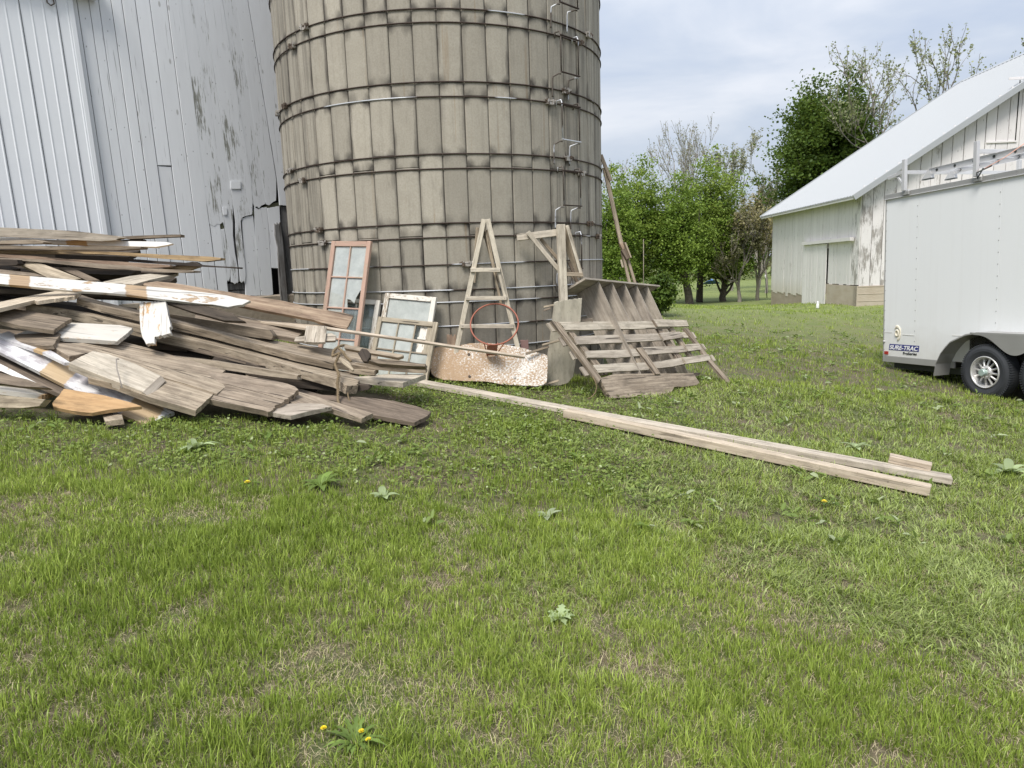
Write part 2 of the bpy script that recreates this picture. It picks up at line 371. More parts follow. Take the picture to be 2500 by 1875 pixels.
# concrete stave: dark growth along the joints and hoops, streaks running down from them
def concrete(name, streak=0.25, tone=1.0, seed=0.0):
    s = NT(name, .92); uv = s.xyz(s.co('UV')); c = s.shift(s.co())
    u, v = uv[0], uv[1]
    fine = s.noise(c, 55, 5, .65); mid = s.noise(c, 6, 4, .55)
    base = s.mix(mid, tuple(x * tone for x in (.325, .295, .238)), tuple(x * tone for x in (.43, .395, .325)))
    base = s.mix(s.ma('MULTIPLY', s.ramp(fine, (.35, 1.0), (.6, 0.0)), .35), base, tuple(x * tone for x in (.24, .21, .16)))
    base = s.mix(s.ma('MULTIPLY', s.ramp(s.noise(c, 14, 5, .7), (.66, 0.0), (.74, 1.0)), .5), base, (.56, .51, .41))
    eu = s.ma('MINIMUM', u, s.ma('SUBTRACT', 1.0, u)); ev = s.ma('MINIMUM', v, s.ma('SUBTRACT', 1.0, v))
    blot = s.noise(s.mp(c, (5, 5, 2.2)), 1.6, 5, .62)
    # soot in the corners where joint and hoop meet
    ku = s.ramp(eu, (0.0, 1.0), (.42, 0.0)); kv = s.ramp(ev, (0.0, 1.0), (.20, 0.0))
    corner = s.ma('MULTIPLY', s.ma('ADD', s.ma('MULTIPLY', ku, .75), .38), kv)
    soot = s.ramp(s.ma('ADD', corner, s.ma('MULTIPLY', s.ma('SUBTRACT', blot, .5), 1.25)), (.24, 0.0), (.80, 1.0))
    side = s.ramp(s.ma('ADD', s.ramp(eu, (0.0, .8), (.26, 0.0)), s.ma('MULTIPLY', s.ma('SUBTRACT', s.noise(s.mp(c, (6, 6, 1.1)), 1.5, 4, .6), .5), 2.3)), (.30, 0.0), (.95, 1.0))
    st = s.ramp(s.noise(s.mp(c, (15, 15, .55)), 1.4, 5, .62), (.52 - streak * .45, 0.0), (.72 - streak * .5, 1.0))
    dirt = s.ma('MAXIMUM', s.ma('MULTIPLY', soot, s.lin(s.rnd(), .40, .98)), s.ma('MAXIMUM', s.ma('MULTIPLY', side, s.ma('FRACT', s.ma('MULTIPLY', s.rnd(), 7.3))), s.ma('MULTIPLY', st, .42 if streak > .1 else .18)))
    base = s.mix(dirt, base, (.040, .034, .028))
    rust = s.ma('MULTIPLY', s.ramp(s.noise(s.mp(c, (18, 18, .7)), 1.2, 3, .5), (.64, 0.0), (.72, 1.0)), .35)
    base = s.mix(rust, base, (.24, .155, .075))
    base = s.mix(s.ramp(eu, (.0, .95), (.022, 0.0)), base, (.035, .028, .022))
    s.col(s.hsv(base, s.lin(s.ma('FRACT', s.ma('MULTIPLY', s.rnd(), 3.7)), .80, 1.12)))
    s.bump(s.ma('ADD', fine, s.ma('MULTIPLY', mid, .5)), .35, .004); return s.m
M_['stave'] = concrete('concrete_stave', .0)
M_['stave_streaked'] = concrete('concrete_stave_streaked', .22, 1.0)
M_['stave_base'] = concrete('concrete_stave_dark', .08, .72)  # same concrete in a darker tone, for the lowest courses
# barn paint
def barn_paint(name, paint, wear, under=((.40, .40, .375), (.25, .25, .235)), green=0.0, grime_z=None):
    s = NT(name, .62); c0 = s.co(); c = s.shift(c0)
    # boards stand: local X runs up the board
    g1 = s.noise(s.mp(c, (1.6, 40, 40)), 1.5, 6, .65, .4); big = s.noise(s.mp(c, (1.1, 2.4, 2.4)), 1.3, 5, .6)
    peel = s.noise(s.mp(c, (3.2, 52, 52)), 1.2, 8, .74, .4)
    p = s.mix(s.ma('MULTIPLY', s.noise(s.mp(c, (1.2, 9, 9)), 2, 5, .6), .55), paint, tuple(v * .78 for v in paint))
    kn = s.ramp(s.vor(s.mp(c, (2.0, 5, 5)), 1.0), (.05, 1.0), (.085, 0.0))
    p = s.mix(s.ma('MULTIPLY', kn, .6), p, (.27, .26, .24))
    p = s.mix(s.ma('MULTIPLY', s.ramp(s.noise(s.mp(c, (.9, 30, 30)), 2.0, 3, .5, .5), (.27, 1.0), (.33, 0.0)), .6), p, (.16, .155, .15))
    p = s.mix(s.ma('MULTIPLY', s.ramp(s.vor(s.mp(c, (3.4, 7, 7)), 1.7), (.045, 1.0), (.07, 0.0)), .8), p, (.12, .11, .10))
    m = s.ramp(s.ma('ADD', s.ma('MULTIPLY', peel, .5), s.ma('MULTIPLY', big, .5)), (wear - .01, 0.0), (wear + .02, 1.0))
    u = s.mix(s.ramp(g1, (.35, 0.0), (.65, 1.0)), under[1], under[0])
    if green: u = s.mix(s.ma('MULTIPLY', s.ramp(big, (.5, 0.0), (.62, 1.0)), green), u, (.12, .125, .07))
    base = s.mix(m, p, u)
    if grime_z is not None:
        base = s.mix(s.ramp(s.ma('MULTIPLY', s.ma('ADD', s.xyz(c0)[0], s.lin(g1, 1.65, 2.35)), .5), ((grime_z[0]+2)/2, .6), ((grime_z[1]+2)/2, 0.0)), base, (.50, .44, .32))
    s.col(s.hsv(base, s.lin(s.rnd(), .95, 1.05)))
    s.bump(s.ma('ADD', s.ma('MULTIPLY', m, -.8), s.ma('MULTIPLY', g1, .4)), .5, .004); return s.m
M_['barn'] = barn_paint('old_barn_paint', (.80, .815, .83), .655)
M_['barn_worn'] = barn_paint('old_barn_paint_worn', (.78, .795, .81), .615, green=.1)
M_['barn_bad'] = barn_paint('old_barn_paint_peeling', (.76, .775, .79), .555, green=.35)
M_['barn_metal'] = plain('white_ribbed_steel', (.79, .805, .82), .45, var=.05, scale=3, bump=.05)
M_['barn2'] = barn_paint('shed_paint', (.77, .735, .72), .60, ((.40, .36, .31), (.24, .22, .20)))
M_['barn2_bad'] = barn_paint('shed_paint_peeling', (.77, .735, .72), .525, ((.37, .34, .31), (.25, .23, .21)))
M_['barn2_low'] = barn_paint('shed_paint_mudsplashed', (.77, .735, .72), .60, ((.40, .36, .31), (.24, .22, .20)), grime_z=(-1.75, -1.0))
M_['roof2'] = plain('white_roof_steel', (.37, .385, .395), .42, var=.03, scale=1.5, bump=.03)
M_['moss'] = plain('mossy_board', (.14, .14, .085), .95, var=.4, scale=25, bump=.6)
M_['slats_grey'] = wood('grey_underboarding', (.22, .215, .21), (.10, .098, .095), stainy=.4, var=.2)
def found(name, a, b):
    s = NT(name, .95); c = s.co(); s.col(s.mix(s.noise(s.mp(c, (1, 1, 2.5)), 1.6, 6, .6), a, b)); s.bump(s.noise(c, 18, 5, .6), .5, .02); return s.m
M_['found'] = found('stained_foundation', (.34, .26, .18), (.55, .50, .42))
M_['stone'] = found('rubble_stone', (.24, .19, .14), (.44, .38, .30))
# dusty window glass
def glass(name, dust=.45, tint=(.62, .66, .64)):
    s = NT(name, .12); c = s.shift(s.co())
    nz = s.ramp(s.noise(s.mp(c, (3, 1.2, 3)), 3.0, 6, .65), (.30, dust * .75), (.72, min(1, dust * 1.3)))
    di = s.n('ShaderNodeBsdfDiffuse'); di.inputs[0].default_value = (*tint, 1)
    tr = s.n('ShaderNodeBsdfTransparent'); tr.inputs[0].default_value = (.80, .85, .84, 1)
    gl = s.n('ShaderNodeBsdfGlossy'); gl.inputs['Roughness'].default_value = .06; gl.inputs[0].default_value = (.9, .93, .95, 1)
    fr = s.n('ShaderNodeFresnel'); fr.inputs[0].default_value = 1.42
    a = s.n('ShaderNodeMixShader'); s.L(nz, a.inputs[0]); s.L(tr.outputs[0], a.inputs[1]); s.L(di.outputs[0], a.inputs[2])
    b = s.n('ShaderNodeMixShader'); s.L(fr.outputs[0], b.inputs[0]); s.L(a.outputs[0], b.inputs[1]); s.L(gl.outputs[0], b.inputs[2])
    s.L(b.outputs[0], s.out.inputs[0]); return s.m
M_['glass'] = glass('dusty_glass', .62, (.58, .60, .56)); M_['glass_clear'] = glass('clear_old_glass', .12)
# old backboard: fibre board with flecks of white paint, thicker to the right
def backboard_mat():
    s = NT('flecked_backboard', .9); c = s.co(); x = s.xyz(c)[0]
    base = s.mix(s.noise(c, 7, 5, .6), (.34, .225, .135), (.50, .365, .24))
    base = s.mix(s.ma('MULTIPLY', s.ramp(s.noise(c, 60, 3, .6), (.5, 0.0), (.7, 1.0)), .4), base, (.24, .14, .08))
    fl = s.noise(s.mp(c, (1, 1.15, 1)), 48, 6, .85)
    big = s.noise(c, 4.0, 3, .5)
    k = s.ma('ADD', s.ma('ADD', s.ma('MULTIPLY', fl, .95), s.ma('MULTIPLY', big, .22)), s.ma('MULTIPLY', x, .085))
    s.col(s.mix(s.ramp(k, (.612, 0.0), (.640, 1.0)), base, (.72, .70, .66)))
    s.bump(s.noise(c, 42, 5, .7), .5, .004); return s.m
M_['board'] = backboard_mat()
# trailer
M_['tr_white'] = plain('white_trailer_skin', (.80, .815, .81), .38, var=.03, scale=1.2, bump=.02)
def trailer_skin():
    s = NT('white_trailer_skin', .34); c = s.co(); z = s.xyz(c)[2]
    n1_ = s.noise(s.mp(c, (1.1, 1, .5)), 1.6, 5, .6); st = s.noise(s.mp(c, (9, 1, .35)), 1.5, 5, .6)
    base = s.mix(n1_, (.775, .79, .785), (.82, .83, .825))
    base = s.mix(s.ma('MULTIPLY', s.ramp(st, (.52, 0.0), (.75, 1.0)), .12), base, (.58, .565, .53))
    low = s.ramp(s.ma('ADD', s.ma('MULTIPLY', z, .5), s.lin(s.noise(c, 4, 5, .65), -.14, .14)), (.0, 1.0), (.30, 0.0))
    base = s.mix(s.ma('MULTIPLY', low, .38), base, (.46, .42, .35))
    s.col(base); s.rough(s.lin(n1_, .26, .5)); return s.m
M_['tr_white'] = trailer_skin()
M_['tr_trim'] = plain('brushed_aluminium', (.37, .365, .35), .5, .35, var=.10, scale=5, bump=.05)
M_['alu'] = plain('ladder_aluminium', (.56, .555, .55), .42, .3, var=.08, scale=6, bump=.03)
M_['tyre'] = plain('tyre_rubber', (.035, .038, .043), .8, var=.4, scale=7, bump=.2)
M_['wheel'] = plain('wheel_alloy', (.62, .61, .59), .33, .45, var=.12, scale=12, bump=.03)
M_['cap'] = plain('hub_cap', (.42, .52, .48), .35, .3, var=.08)
M_['decal'] = plain('blue_decal', (.035, .04, .20), .4, var=.03, bump=0)
M_['white_ink'] = plain('white_print', (.80, .80, .80), .5, var=.02, bump=0)
M_['black_ink'] = plain('black_print', (.02, .02, .022), .5, var=.02, bump=0)
M_['red'] = plain('red_lens', (.36, .03, .025), .3, var=.1, bump=0)
M_['foam'] = plain('yellowed_sealant', (.74, .69, .56), .85, var=.2, scale=30, bump=.5)
M_['strap_orange'] = plain('orange_strap', (.72, .40, .30), .7, var=.1)
M_['tee'] = plain('green_black_steel', (.03, .035, .03), .6); M_['blue_tarp'] = plain('blue_tarp', (.10, .20, .45), .5)
M_['bottle'] = plain('white_plastic', (.74, .74, .72), .4, var=.03, bump=0)
M_['brick_red'] = plain('faded_red_board', (.27, .165, .145), .9, var=.2)
# leaves and grass: colour comes from the piece itself
def leafy(name, attr='tint', trans=.35, rough=.55):
    s = NT(name, rough); a = s.n('ShaderNodeAttribute'); a.attribute_name = attr
    s.col(a.outputs['Color']); s.b.inputs['Specular IOR Level'].default_value = .28
    t = s.n('ShaderNodeBsdfTranslucent'); s.L(s.mix(.35, a.outputs['Color'], (.28, .33, .06)), t.inputs[0])
    m = s.n('ShaderNodeMixShader'); m.inputs[0].default_value = trans
    s.L(s.b.outputs[0], m.inputs[1]); s.L(t.outputs[0], m.inputs[2]); s.L(m.outputs[0], s.out.inputs[0]); return s.m
M_['leaf'] = leafy('leaf'); M_['blade'] = leafy('grass_blade', trans=.22, rough=.42)
M_['yellow'] = plain('dandelion_yellow', (.82, .66, .03), .7, var=.1)
def earth_mat():
    s = NT('lawn_soil', .98); p = s.n('ShaderNodeNewGeometry').outputs['Position']
    a = s.noise(p, 2.2, 6, .6); b = s.noise(p, 38, 5, .7); c = s.noise(p, .9, 4, .55)
    soil = s.mix(b, (.045, .034, .022), (.20, .155, .10))
    green = s.mix(b, (.045, .060, .015), (.11, .135, .04))
    near = s.mix(s.ramp(s.ma('ADD', s.ma('MULTIPLY', a, .6), s.ma('MULTIPLY', b, .4)), (.40, 0.0), (.58, 1.0)), green, soil)
    far = s.mix(s.ramp(c, (.30, 0.0), (.70, 1.0)), (.135, .175, .045), (.20, .235, .07))
    far = s.mix(s.ma('MULTIPLY', s.ramp(s.noise(p, 1.4, 5, .6), (.60, 0.0), (.72, 1.0)), .7), far, (.22, .17, .10))
    y = s.xyz(p)[1]
    s.col(s.mix(s.ramp(s.ma('MULTIPLY', y, .02), (.22, 0.0), (.42, 1.0)), near, far)); s.bump(b, .6, .02); return s.m
M_['earth'] = earth_mat()
# ------------------------------------------------------------------ ground
def axis_pts(lo, hi, c, d0, g):
    v = [c]; d = d0
    while v[-1] < hi: v.append(v[-1] + d); d *= g
    u = [c]; d = d0
    while u[-1] > lo: u.append(u[-1] - d); d *= g
    return np.array(sorted(set(u + v)))
gx = axis_pts(-900, 900, 0.5, .11, 1.022); gy = axis_pts(-40, 1500, 4.0, .10, 1.022)
GX, GY = np.meshgrid(gx, gy); GZ = terrain(GX, GY)
me = bpy.data.meshes.new('ground'); nx, ny = len(gx), len(gy)
idx = np.arange(nx * ny).reshape(ny, nx)
qd = np.stack([idx[:-1, :-1], idx[:-1, 1:], idx[1:, 1:], idx[1:, :-1]], -1).reshape(-1, 4)
def fast_mesh(me, V, loops, starts, totals):
    me.vertices.add(len(V)); me.vertices.foreach_set('co', np.ascontiguousarray(V, np.float32).ravel())
    me.loops.add(len(loops)); me.loops.foreach_set('vertex_index', np.ascontiguousarray(loops, np.int32))
    me.polygons.add(len(starts)); me.polygons.foreach_set('loop_start', np.ascontiguousarray(starts, np.int32))
    me.update(calc_edges=True)
fast_mesh(me, np.stack([GX, GY, GZ], -1).reshape(-1, 3), qd.ravel(), np.arange(len(qd)) * 4, None)
me.polygons.foreach_set('use_smooth', [True] * len(me.polygons))
tag(link('ground', me, M_['earth']), kind='structure')
# ------------------------------------------------------------------ concrete stave silo
SC = W(1098, 654, 9.70); SCX, SCY, SR = SC.x, SC.y, 2.02
NS = 51; DA = 2 * math.pi / NS
def cyl_hit(px, py, R):
    d = ray(px, py); ox, oy = -SCX, -SCY
    a = d.x ** 2 + d.y ** 2; b = 2 * (ox * d.x + oy * d.y); c = ox * ox + oy * oy - R * R
    D = b * b - 4 * a * c
    if D < 0: D = 0
    t = (-b - math.sqrt(D)) / (2 * a); p = EYE + d * t; return p, math.atan2(p.x - SCX, -(p.y - SCY))   # angle from the side facing the camera
FRONT = math.atan2(-SCX, SCY)                   # the eye's direction
silo_z = gz(SCX, SCY - SR)
silo = thing('concrete_silo', (SCX, SCY, silo_z - .1), 'tall round silo of tan concrete staves bound with steel hoops', 'silo')
def zrow(row): return cyl_hit(1108, row, SR)[0].z
ZU = [zrow(r) for r in (21, 199, 376, 545, 708)]; ZL = [zrow(r) for r in (55, 235, 411, 579, 738)]
PIT = (ZU[0] - ZU[4]) / 4; PAIR = sum(a - b for a, b in zip(ZU, ZL)) / 5
print('silo pitch', round(PIT, 3), 'pair', round(PAIR, 3), 'top pair z', round(ZU[0], 2), 'ground', round(silo_z, 2))
a0 = cyl_hit(1064.6, 40, SR)[1]
stave_meshes = {}
def stave_mesh(h):
    key = round(h, 3)
    if key in stave_meshes: return stave_meshes[key]
    prof = [(0, .012), (.03, .004), (.06, 0), (.35, -.002), (.65, -.002), (.94, 0), (.97, .004), (1, .012)]   # u, how far the face is set back
    V = []; UV = []
    for v, ins in ((0, .006), (.006 / h, 0), (1 - .006 / h, 0), (1, .006)):
        for u, b in prof:
            a = (u - .5) * DA * .998; r = SR - b - ins; V.append((math.sin(a) * r, -math.cos(a) * r, v * h)); UV.append((u, v))
    n = len(prof); Fc = []
    for j in range(3):
        for i in range(n - 1): Fc.append((j * n + i, j * n + i + 1, (j + 1) * n + i + 1, (j + 1) * n + i))
    k = len(V)
    for v in (0, 1):
        for u in (0, 1):
            a = (u - .5) * DA * .998; V.append((math.sin(a) * (SR - .064), -math.cos(a) * (SR - .064), v * h)); UV.append((u, v))
    Fc += [(0, 3 * n, k + 2, k), (n - 1, k + 1, k + 3, 4 * n - 1)]
    m = mesh('stave', V, Fc); uvl = m.uv_layers.new(name='UVMap')
    for lp in m.loops: uvl.data[lp.index].uv = UV[lp.vertex_index]
    stave_meshes[key] = m; return m
rest = MB(); n_st = 0
zb0 = silo_z - .25
for k in range(NS):
    ang = a0 + (k + .5) * DA; ang = (ang - FRONT + math.pi) % (2 * math.pi) - math.pi + FRONT
    rel = abs(ang - FRONT)
    base = ZU[0] if k % 2 == 0 else ZL[0]
    joints = sorted([base + PIT * j for j in range(-8, 4)]); joints = [z for z in joints if z > zb0 + .15]; joints = [zb0] + joints
    for j in range(len(joints) - 1):
        h = joints[j + 1] - joints[j] - .002
        top = joints[j]
        if rel < 1.52 and top < zrow(21) + .2:
            m = stave_mesh(h); mat = M_['stave_streaked'] if (ang - FRONT < -.78 or (ang - FRONT > .62)) else M_['stave']
            if joints[j + 1] < ZU[4] + .4: mat = M_['stave_base']
            if m.materials and m.materials[0] != mat:
                key = (round(h, 3), mat.name)
                if key not in stave_meshes:
                    m2 = m.copy(); m2.materials.clear(); stave_meshes[key] = m2
                m = stave_meshes[key]
            rr = random.uniform(-.003, .003)
            Mx = Matrix.Translation((SCX, SCY, joints[j])) @ Matrix.Rotation(ang, 4, 'Z') @ Matrix.Translation((0, rr, 0))
            link('stave', m, mat, silo, Mx); n_st += 1
        else:
            m = stave_mesh(h); Mx = Matrix.Translation((SCX, SCY, joints[j])) @ Matrix.Rotation(ang, 4, 'Z')
            rest.add([Mx @ v.co for v in m.vertices], [tuple(p.vertices) for p in m.polygons])
print('staves', n_st)
tag(rest.build('stave', M_['stave'], silo), kind='stuff')
V = []; Fc = []
for i in range(48):
    a = 2 * math.pi * i / 48
    V += [(SCX + math.cos(a) * (SR - .06), SCY + math.sin(a) * (SR - .06), zb0), (SCX + math.cos(a) * (SR - .06), SCY + math.sin(a) * (SR - .06), ZU[0] + PIT * 3)]
for i in range(48): Fc.append((2 * i, (2 * i + 2) % 96, (2 * i + 3) % 96, 2 * i + 1))
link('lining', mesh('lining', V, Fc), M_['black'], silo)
def ring(name, z, mat, r=.0075, tilt=(0, 0)):
    pts = []; seg = 96
    for i in range(seg):
        a = 2 * math.pi * i / seg; sag = .003 * math.sin(a * 3 + z * 7)
        pts.append((SCX + math.sin(a) * (SR + r + .002), SCY - math.cos(a) * (SR + r + .002), z + sag))
    V = []; Fc = []; s = 6
    for i, p in enumerate(pts):
        a = 2 * math.pi * i / seg; out = Vector((math.sin(a), -math.cos(a), 0))
        for k in range(s):
            b = 2 * math.pi * k / s; V.append(Vector(p) + out * math.cos(b) * r + Vector((0, 0, math.sin(b) * r)))
    for i in range(seg):
        for k in range(s): Fc.append((i * s + k, i * s + (k + 1) % s, ((i + 1) % seg) * s + (k + 1) % s, ((i + 1) % seg) * s + k))
    o = Vector((SCX, SCY, z)); return link(name, mesh(name, [v - o for v in V], Fc, True), mat, silo, Matrix.Translation(o))
hoops = [(21, 'hoop_rust'), (55, 'hoop_rust'), (199, 'hoop_rust'), (235, 'hoop_mixed'), (376, 'hoop_rust'), (411, 'hoop_rust'), (545, 'hoop_rust'), (579, 'hoop_rust'),
         (645, 'hoop_mixed'), (708, 'hoop_zinc'), (738, 'hoop_zinc'), (796, 'hoop_zinc'), (850, 'hoop_zinc')]
for row, mt in hoops: ring('hoop', zrow(row), M_[mt])
for j in (1, 2): ring('hoop', ZU[0] + PIT * j, M_['hoop_rust']); ring('hoop', ZL[0] + PIT * j, M_['hoop_rust'])
def surf(a, z, out=0.0): return Vector((SCX + math.sin(a) * (SR + out), SCY - math.cos(a) * (SR + out), z))
lugs = [(746, 62), (716, 104), (697, 250), (682, 291), (711, 409), (742, 435), (781, 558), (1434, 75), (1411, 98), (1379, 220), (1340, 246), (1385, 383), (1416, 417), (1438, 545), (1458, 576), (1138, 645), (790, 586)]
zh = [zrow(r) for r, _ in hoops]
for px, py in lugs:
    p, a = cyl_hit(px, py, SR + .012); z = min(zh, key=lambda v: abs(v - p.z))
    c = surf(a, z, .024); Mx = Matrix.Translation(c) @ Matrix.Rotation(a, 4, 'Z')
    mb = MB(); mb.box((0, 0, -.012), (.075, .034, .030)); mb.box((-.036, -.004, .002), (.018, .044, .055)); mb.box((.036, -.004, .002), (.018, .044, .055))
    v, f = tube_data([(-.075, -.014, .012), (.075, -.014, .012)], .008, 8); mb.add(v, f)
    v, f = tube_data([(.058, -.014, .012), (.074, -.014, .012)], .016, 6); mb.add(v, f)
    link('hoop_lug', mesh('hoop_lug', mb.V, mb.F), M_['lug'], silo, Mx)
# climbing ladder of bent rods, one unit to each course
def sp(px, py, z=None, out=0.0):
    p, a = cyl_hit(px, py, SR); return surf(a, p.z if z is None else z, out)
aL = cyl_hit(1360, 300, SR)[1]; aR = cyl_hit(1400, 300, SR)[1]; aL2 = cyl_hit(1348, 320, SR)[1]; aR2 = cyl_hit(1386, 330, SR)[1]
for j in range(-3, 2):
    zt = ZL[0] + PIT * j - .005; zb = zt - .385; zq = zb - .03; zc = zt - PIT + PAIR - .03
    for a, a2 in ((aL, aL2), (aR, aR2)):
        tube('ladder_rail', [surf(a - .012, zt - .035, .016), surf(a - .012, zt + .02, .02), surf(a, zt + .03, .065), surf(a, zt - .01, .080), surf(a, zb, .080)], .0085, M_['zinc'], silo, 7)
        tube('ladder_rail', [surf(a, zq + .01, .078), surf(a - .01, zq + .015, .06), surf(a2, zq - .02, .03), surf(a2, zq - .06, .022), surf(a2, zc - .03, .018), surf(a2, zc - .05, .018)], .0085, M_['zinc'], silo, 7)
    for z in (zt - .012, zb):
        A = surf(aL, z, .086); B = surf(aR, z, .086); d = (B - A).normalized() * .012
        stick('ladder_rung', A - d, B + d, .022, .012, (0, 0, 1), M_['hoop_rust'], silo)
# ------------------------------------------------------------------ old white barn at the left
BD = Vector((.727, .687, 0)).normalized(); BN = Vector((BD.y, -BD.x, 0))      # along the wall to the right; out of the wall towards the eye
BP = Vector((SCX, SCY, 0)) - BN * (SR + .32)
LEAN = math.tan(math.radians(1.5))
B_O = OP(0, 600, BP, BN); bz = gz(-4.5, 8.2)
def sw(px, py):
    p = OP(px, py, BP, BN); return (p - B_O).dot(BD) + LEAN * (p.z - 1.5)      # place along the wall at 1.5 m height
barn = thing('white_barn', (B_O.x, B_O.y, bz), 'old white board barn with a ribbed steel door, left of the silo', 'barn')
UPV = (Vector((0, 0, 1)) - BD * LEAN).normalized()
def barn_board(s0, s1, z0, z1, off, mat, name='board', t=.025, parent=None):
    sm = (s0 + s1) / 2; w = s1 - s0
    A = B_O + BD * (sm - LEAN * (z0 - 1.5)); A.z = z0; B = B_O + BD * (sm - LEAN * (z1 - 1.5)); B.z = z1
    d = BN * (off - t / 2); return stick(name, A + d, B + d, w, t, BN, mat, parent or barn, bev=.004)
edges = [sw(x / 2.37, 380) for x in (545, 580, 645, 700, 770, 830, 905, 985, 1080, 1165, 1225)]
TOPZ = 6.4
for i in range(len(edges) - 1):
    a, b = edges[i], edges[i + 1]
    mt = M_['barn_worn'] if i in (3, 4, 8, 9) else M_['barn']
    if i == 6:                                   # this one is pieced
        zj = OP(950 / 2.37, 405, BP, BN).z
        barn_board(a + .002, b - .004, zj + .006, TOPZ, .002, mt); barn_board(a + .002, b - .004, bz + .3, zj - .006, -.004, mt)
    else: barn_board(a + random.uniform(.001, .004), b - random.uniform(.001, .007), bz + .3, TOPZ, random.uniform(-.004, .006), mt)
# ribbed steel door in front of the boards
sd1 = sw(545 / 2.37, 380); sd0 = sd1 - 4.2; pit = .122
z0, z1 = bz + .35, TOPZ
prof = []; x = sd0; kk = 0
while x < sd1 - .06:
    prof += [(x, 0), (x + pit - .022, .001), (x + pit - .015, .006), (x + pit - .007, .006), (x + pit, 0)]; x += pit; kk += 1
prof.append((sd1, 0))
V = []
for zz in (z0, z1):
    for (xx, dd) in prof:
        p = B_O + BD * (xx - LEAN * (zz - 1.5)) + BN * (.05 + dd); V.append((p.x, p.y, zz))
n = len(prof); door = link('sliding_door', mesh('sliding_door', [], []), None, barn, Matrix.Translation(B_O))
door.data = mesh('sliding_door', [Vector(v) - B_O for v in V], [(i, i + 1, n + i + 1, n + i) for i in range(n - 1)]); door.data.materials.append(M_['barn_metal'])
barn_board(sd1 - .05, sd1 + .004, z0, z1, .066, M_['barn_metal'], 'door_edge', .05)
for k in range(0, kk, 3):                        # lapped sheets leave a dark open edge
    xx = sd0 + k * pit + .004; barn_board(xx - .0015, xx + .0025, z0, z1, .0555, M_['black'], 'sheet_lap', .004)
tr0 = sw(-60, 5); tr1 = sw(232, 6); zt = OP(210, 4, BP, BN).z
barn_board(tr0 - 2, tr1, zt - .02, zt + .22, .13, M_['barn_metal'], 'door_track', .12)
p = OP(119, 8, BP, BN); hk = MB()
for s in (-1, 1):
    v, f = tube_data([p + BN * .07 + BD * (.03 * s) + Vector((0, 0, .06)), p + BN * .085 + BD * (.035 * s) - Vector((0, 0, .02)), p + BN * .08 - Vector((0, 0, .045))], .008, 6); hk.add(v, f)
hk.build('door_hook', M_['zinc'], barn)
# the rotten corner beside the silo, board by board
pw = (BP, BN)
def up(x): return (x - 245, -1540)
def wb(pts, mat, off=0.0, name='board', t=.025):
    return slab(name, q(22, *pts), (BP + BN * off, BN), t, mat, barn, axis=UPV, jag=.002)
wb([up(60), up(172), (172, 0), (203, 332), (192, 300), (170, 322), (150, 312), (130, 338), (118, 330), (96, 318)], M_['barn_bad'], .002)
wb([(104, 356), (130, 348), (165, 362), (200, 352), (225, 480), (247, 600), (243, 700), (236, 735), (225, 722), (215, 768), (206, 735), (196, 758), (188, 728), (178, 735), (165, 680), (160, 560), (120, 470)], M_['barn_bad'], -.002)
wb([up(175), up(262), (266, 190), (262, 260), (263, 400), (277, 520), (300, 640), (306, 735), (298, 748), (290, 740), (280, 756), (266, 742), (252, 740), (244, 600), (207, 345)], M_['barn_bad'], .001)
wb([up(265), up(394), (395, 0), (406, 158), (405, 246), (332, 268), (318, 296), (350, 600), (356, 690), (352, 748), (342, 725), (330, 745), (318, 735), (306, 600), (288, 440), (285, 300), (274, 236)], M_['barn_bad'], .004)
wb([(331, 279), (370, 262), (411, 256), (465, 838), (358, 836), (346, 560)], M_['barn'], -.006)
wb([up(398), up(489), (490, 0), (500, 172), (470, 182), (455, 205), (440, 188), (424, 196), (408, 160)], M_['barn_bad'], .002)
wb([(420, 190), (450, 215), (470, 200), (510, 196), (556, 830), (520, 838), (470, 836), (426, 420)], M_['barn_worn'], -.004)
wb([up(492), up(578), (580, 0), (578, 148), (550, 160), (530, 182), (508, 176), (500, 160)], M_['barn_bad'], .003)
wb([(514, 204), (560, 196), (602, 188), (607, 300), (597, 640), (546, 636), (531, 430)], M_['barn_worn'], -.003)
wb([up(582), up(760), (760, 0), (700, 190), (622, 180), (604, 182), (587, 0)], M_['barn_worn'], .002)
wb([(614, 190), (700, 198), (700, 900), (640, 900), (612, 420)], M_['slats_grey'], -.03)
wb([(570, 314), (580, 330), (588, 306), (597, 328), (607, 304), (626, 440), (664, 900), (616, 900), (592, 480), (574, 400)], M_['slats_grey'], .035, 'corner_post', .05)
wb([(130, 762), (356, 742), (356, 792), (130, 802)], M_['slats_grey'], -.045, 'underboard'); wb([(130, 808), (380, 800), (380, 850), (130, 860)], M_['slats_grey'], -.05, 'underboard')
wb([(92, 330), (128, 335), (150, 470), (186, 760), (132, 765), (118, 480)], M_['slats_grey'], -.05, 'underboard')
wb([(250, 240), (300, 250), (330, 735), (290, 740)], M_['slats_grey'], -.07, 'underboard')
wb([(40, 352), (100, 318), (190, 296), (240, 300), (238, 345), (185, 380), (110, 352), (60, 400)], M_['moss'] if 'moss' in M_ else M_['slats_grey'], -.028, 'underboard')
wb([(300, 300), (400, 225), (560, 165), (612, 160), (612, 200), (450, 240), (330, 290)], M_['moss'] if 'moss' in M_ else M_['slats_grey'], -.028, 'underboard')
wb([(248, 5), (320, 5), (320, 62), (248, 62)], M_['barn_metal'], .016, 'patch_plate', .006)
wb([(190, 195), (220, 195), (222, 250), (193, 250)], M_['barn_metal'], .014, 'patch_plate', .006)
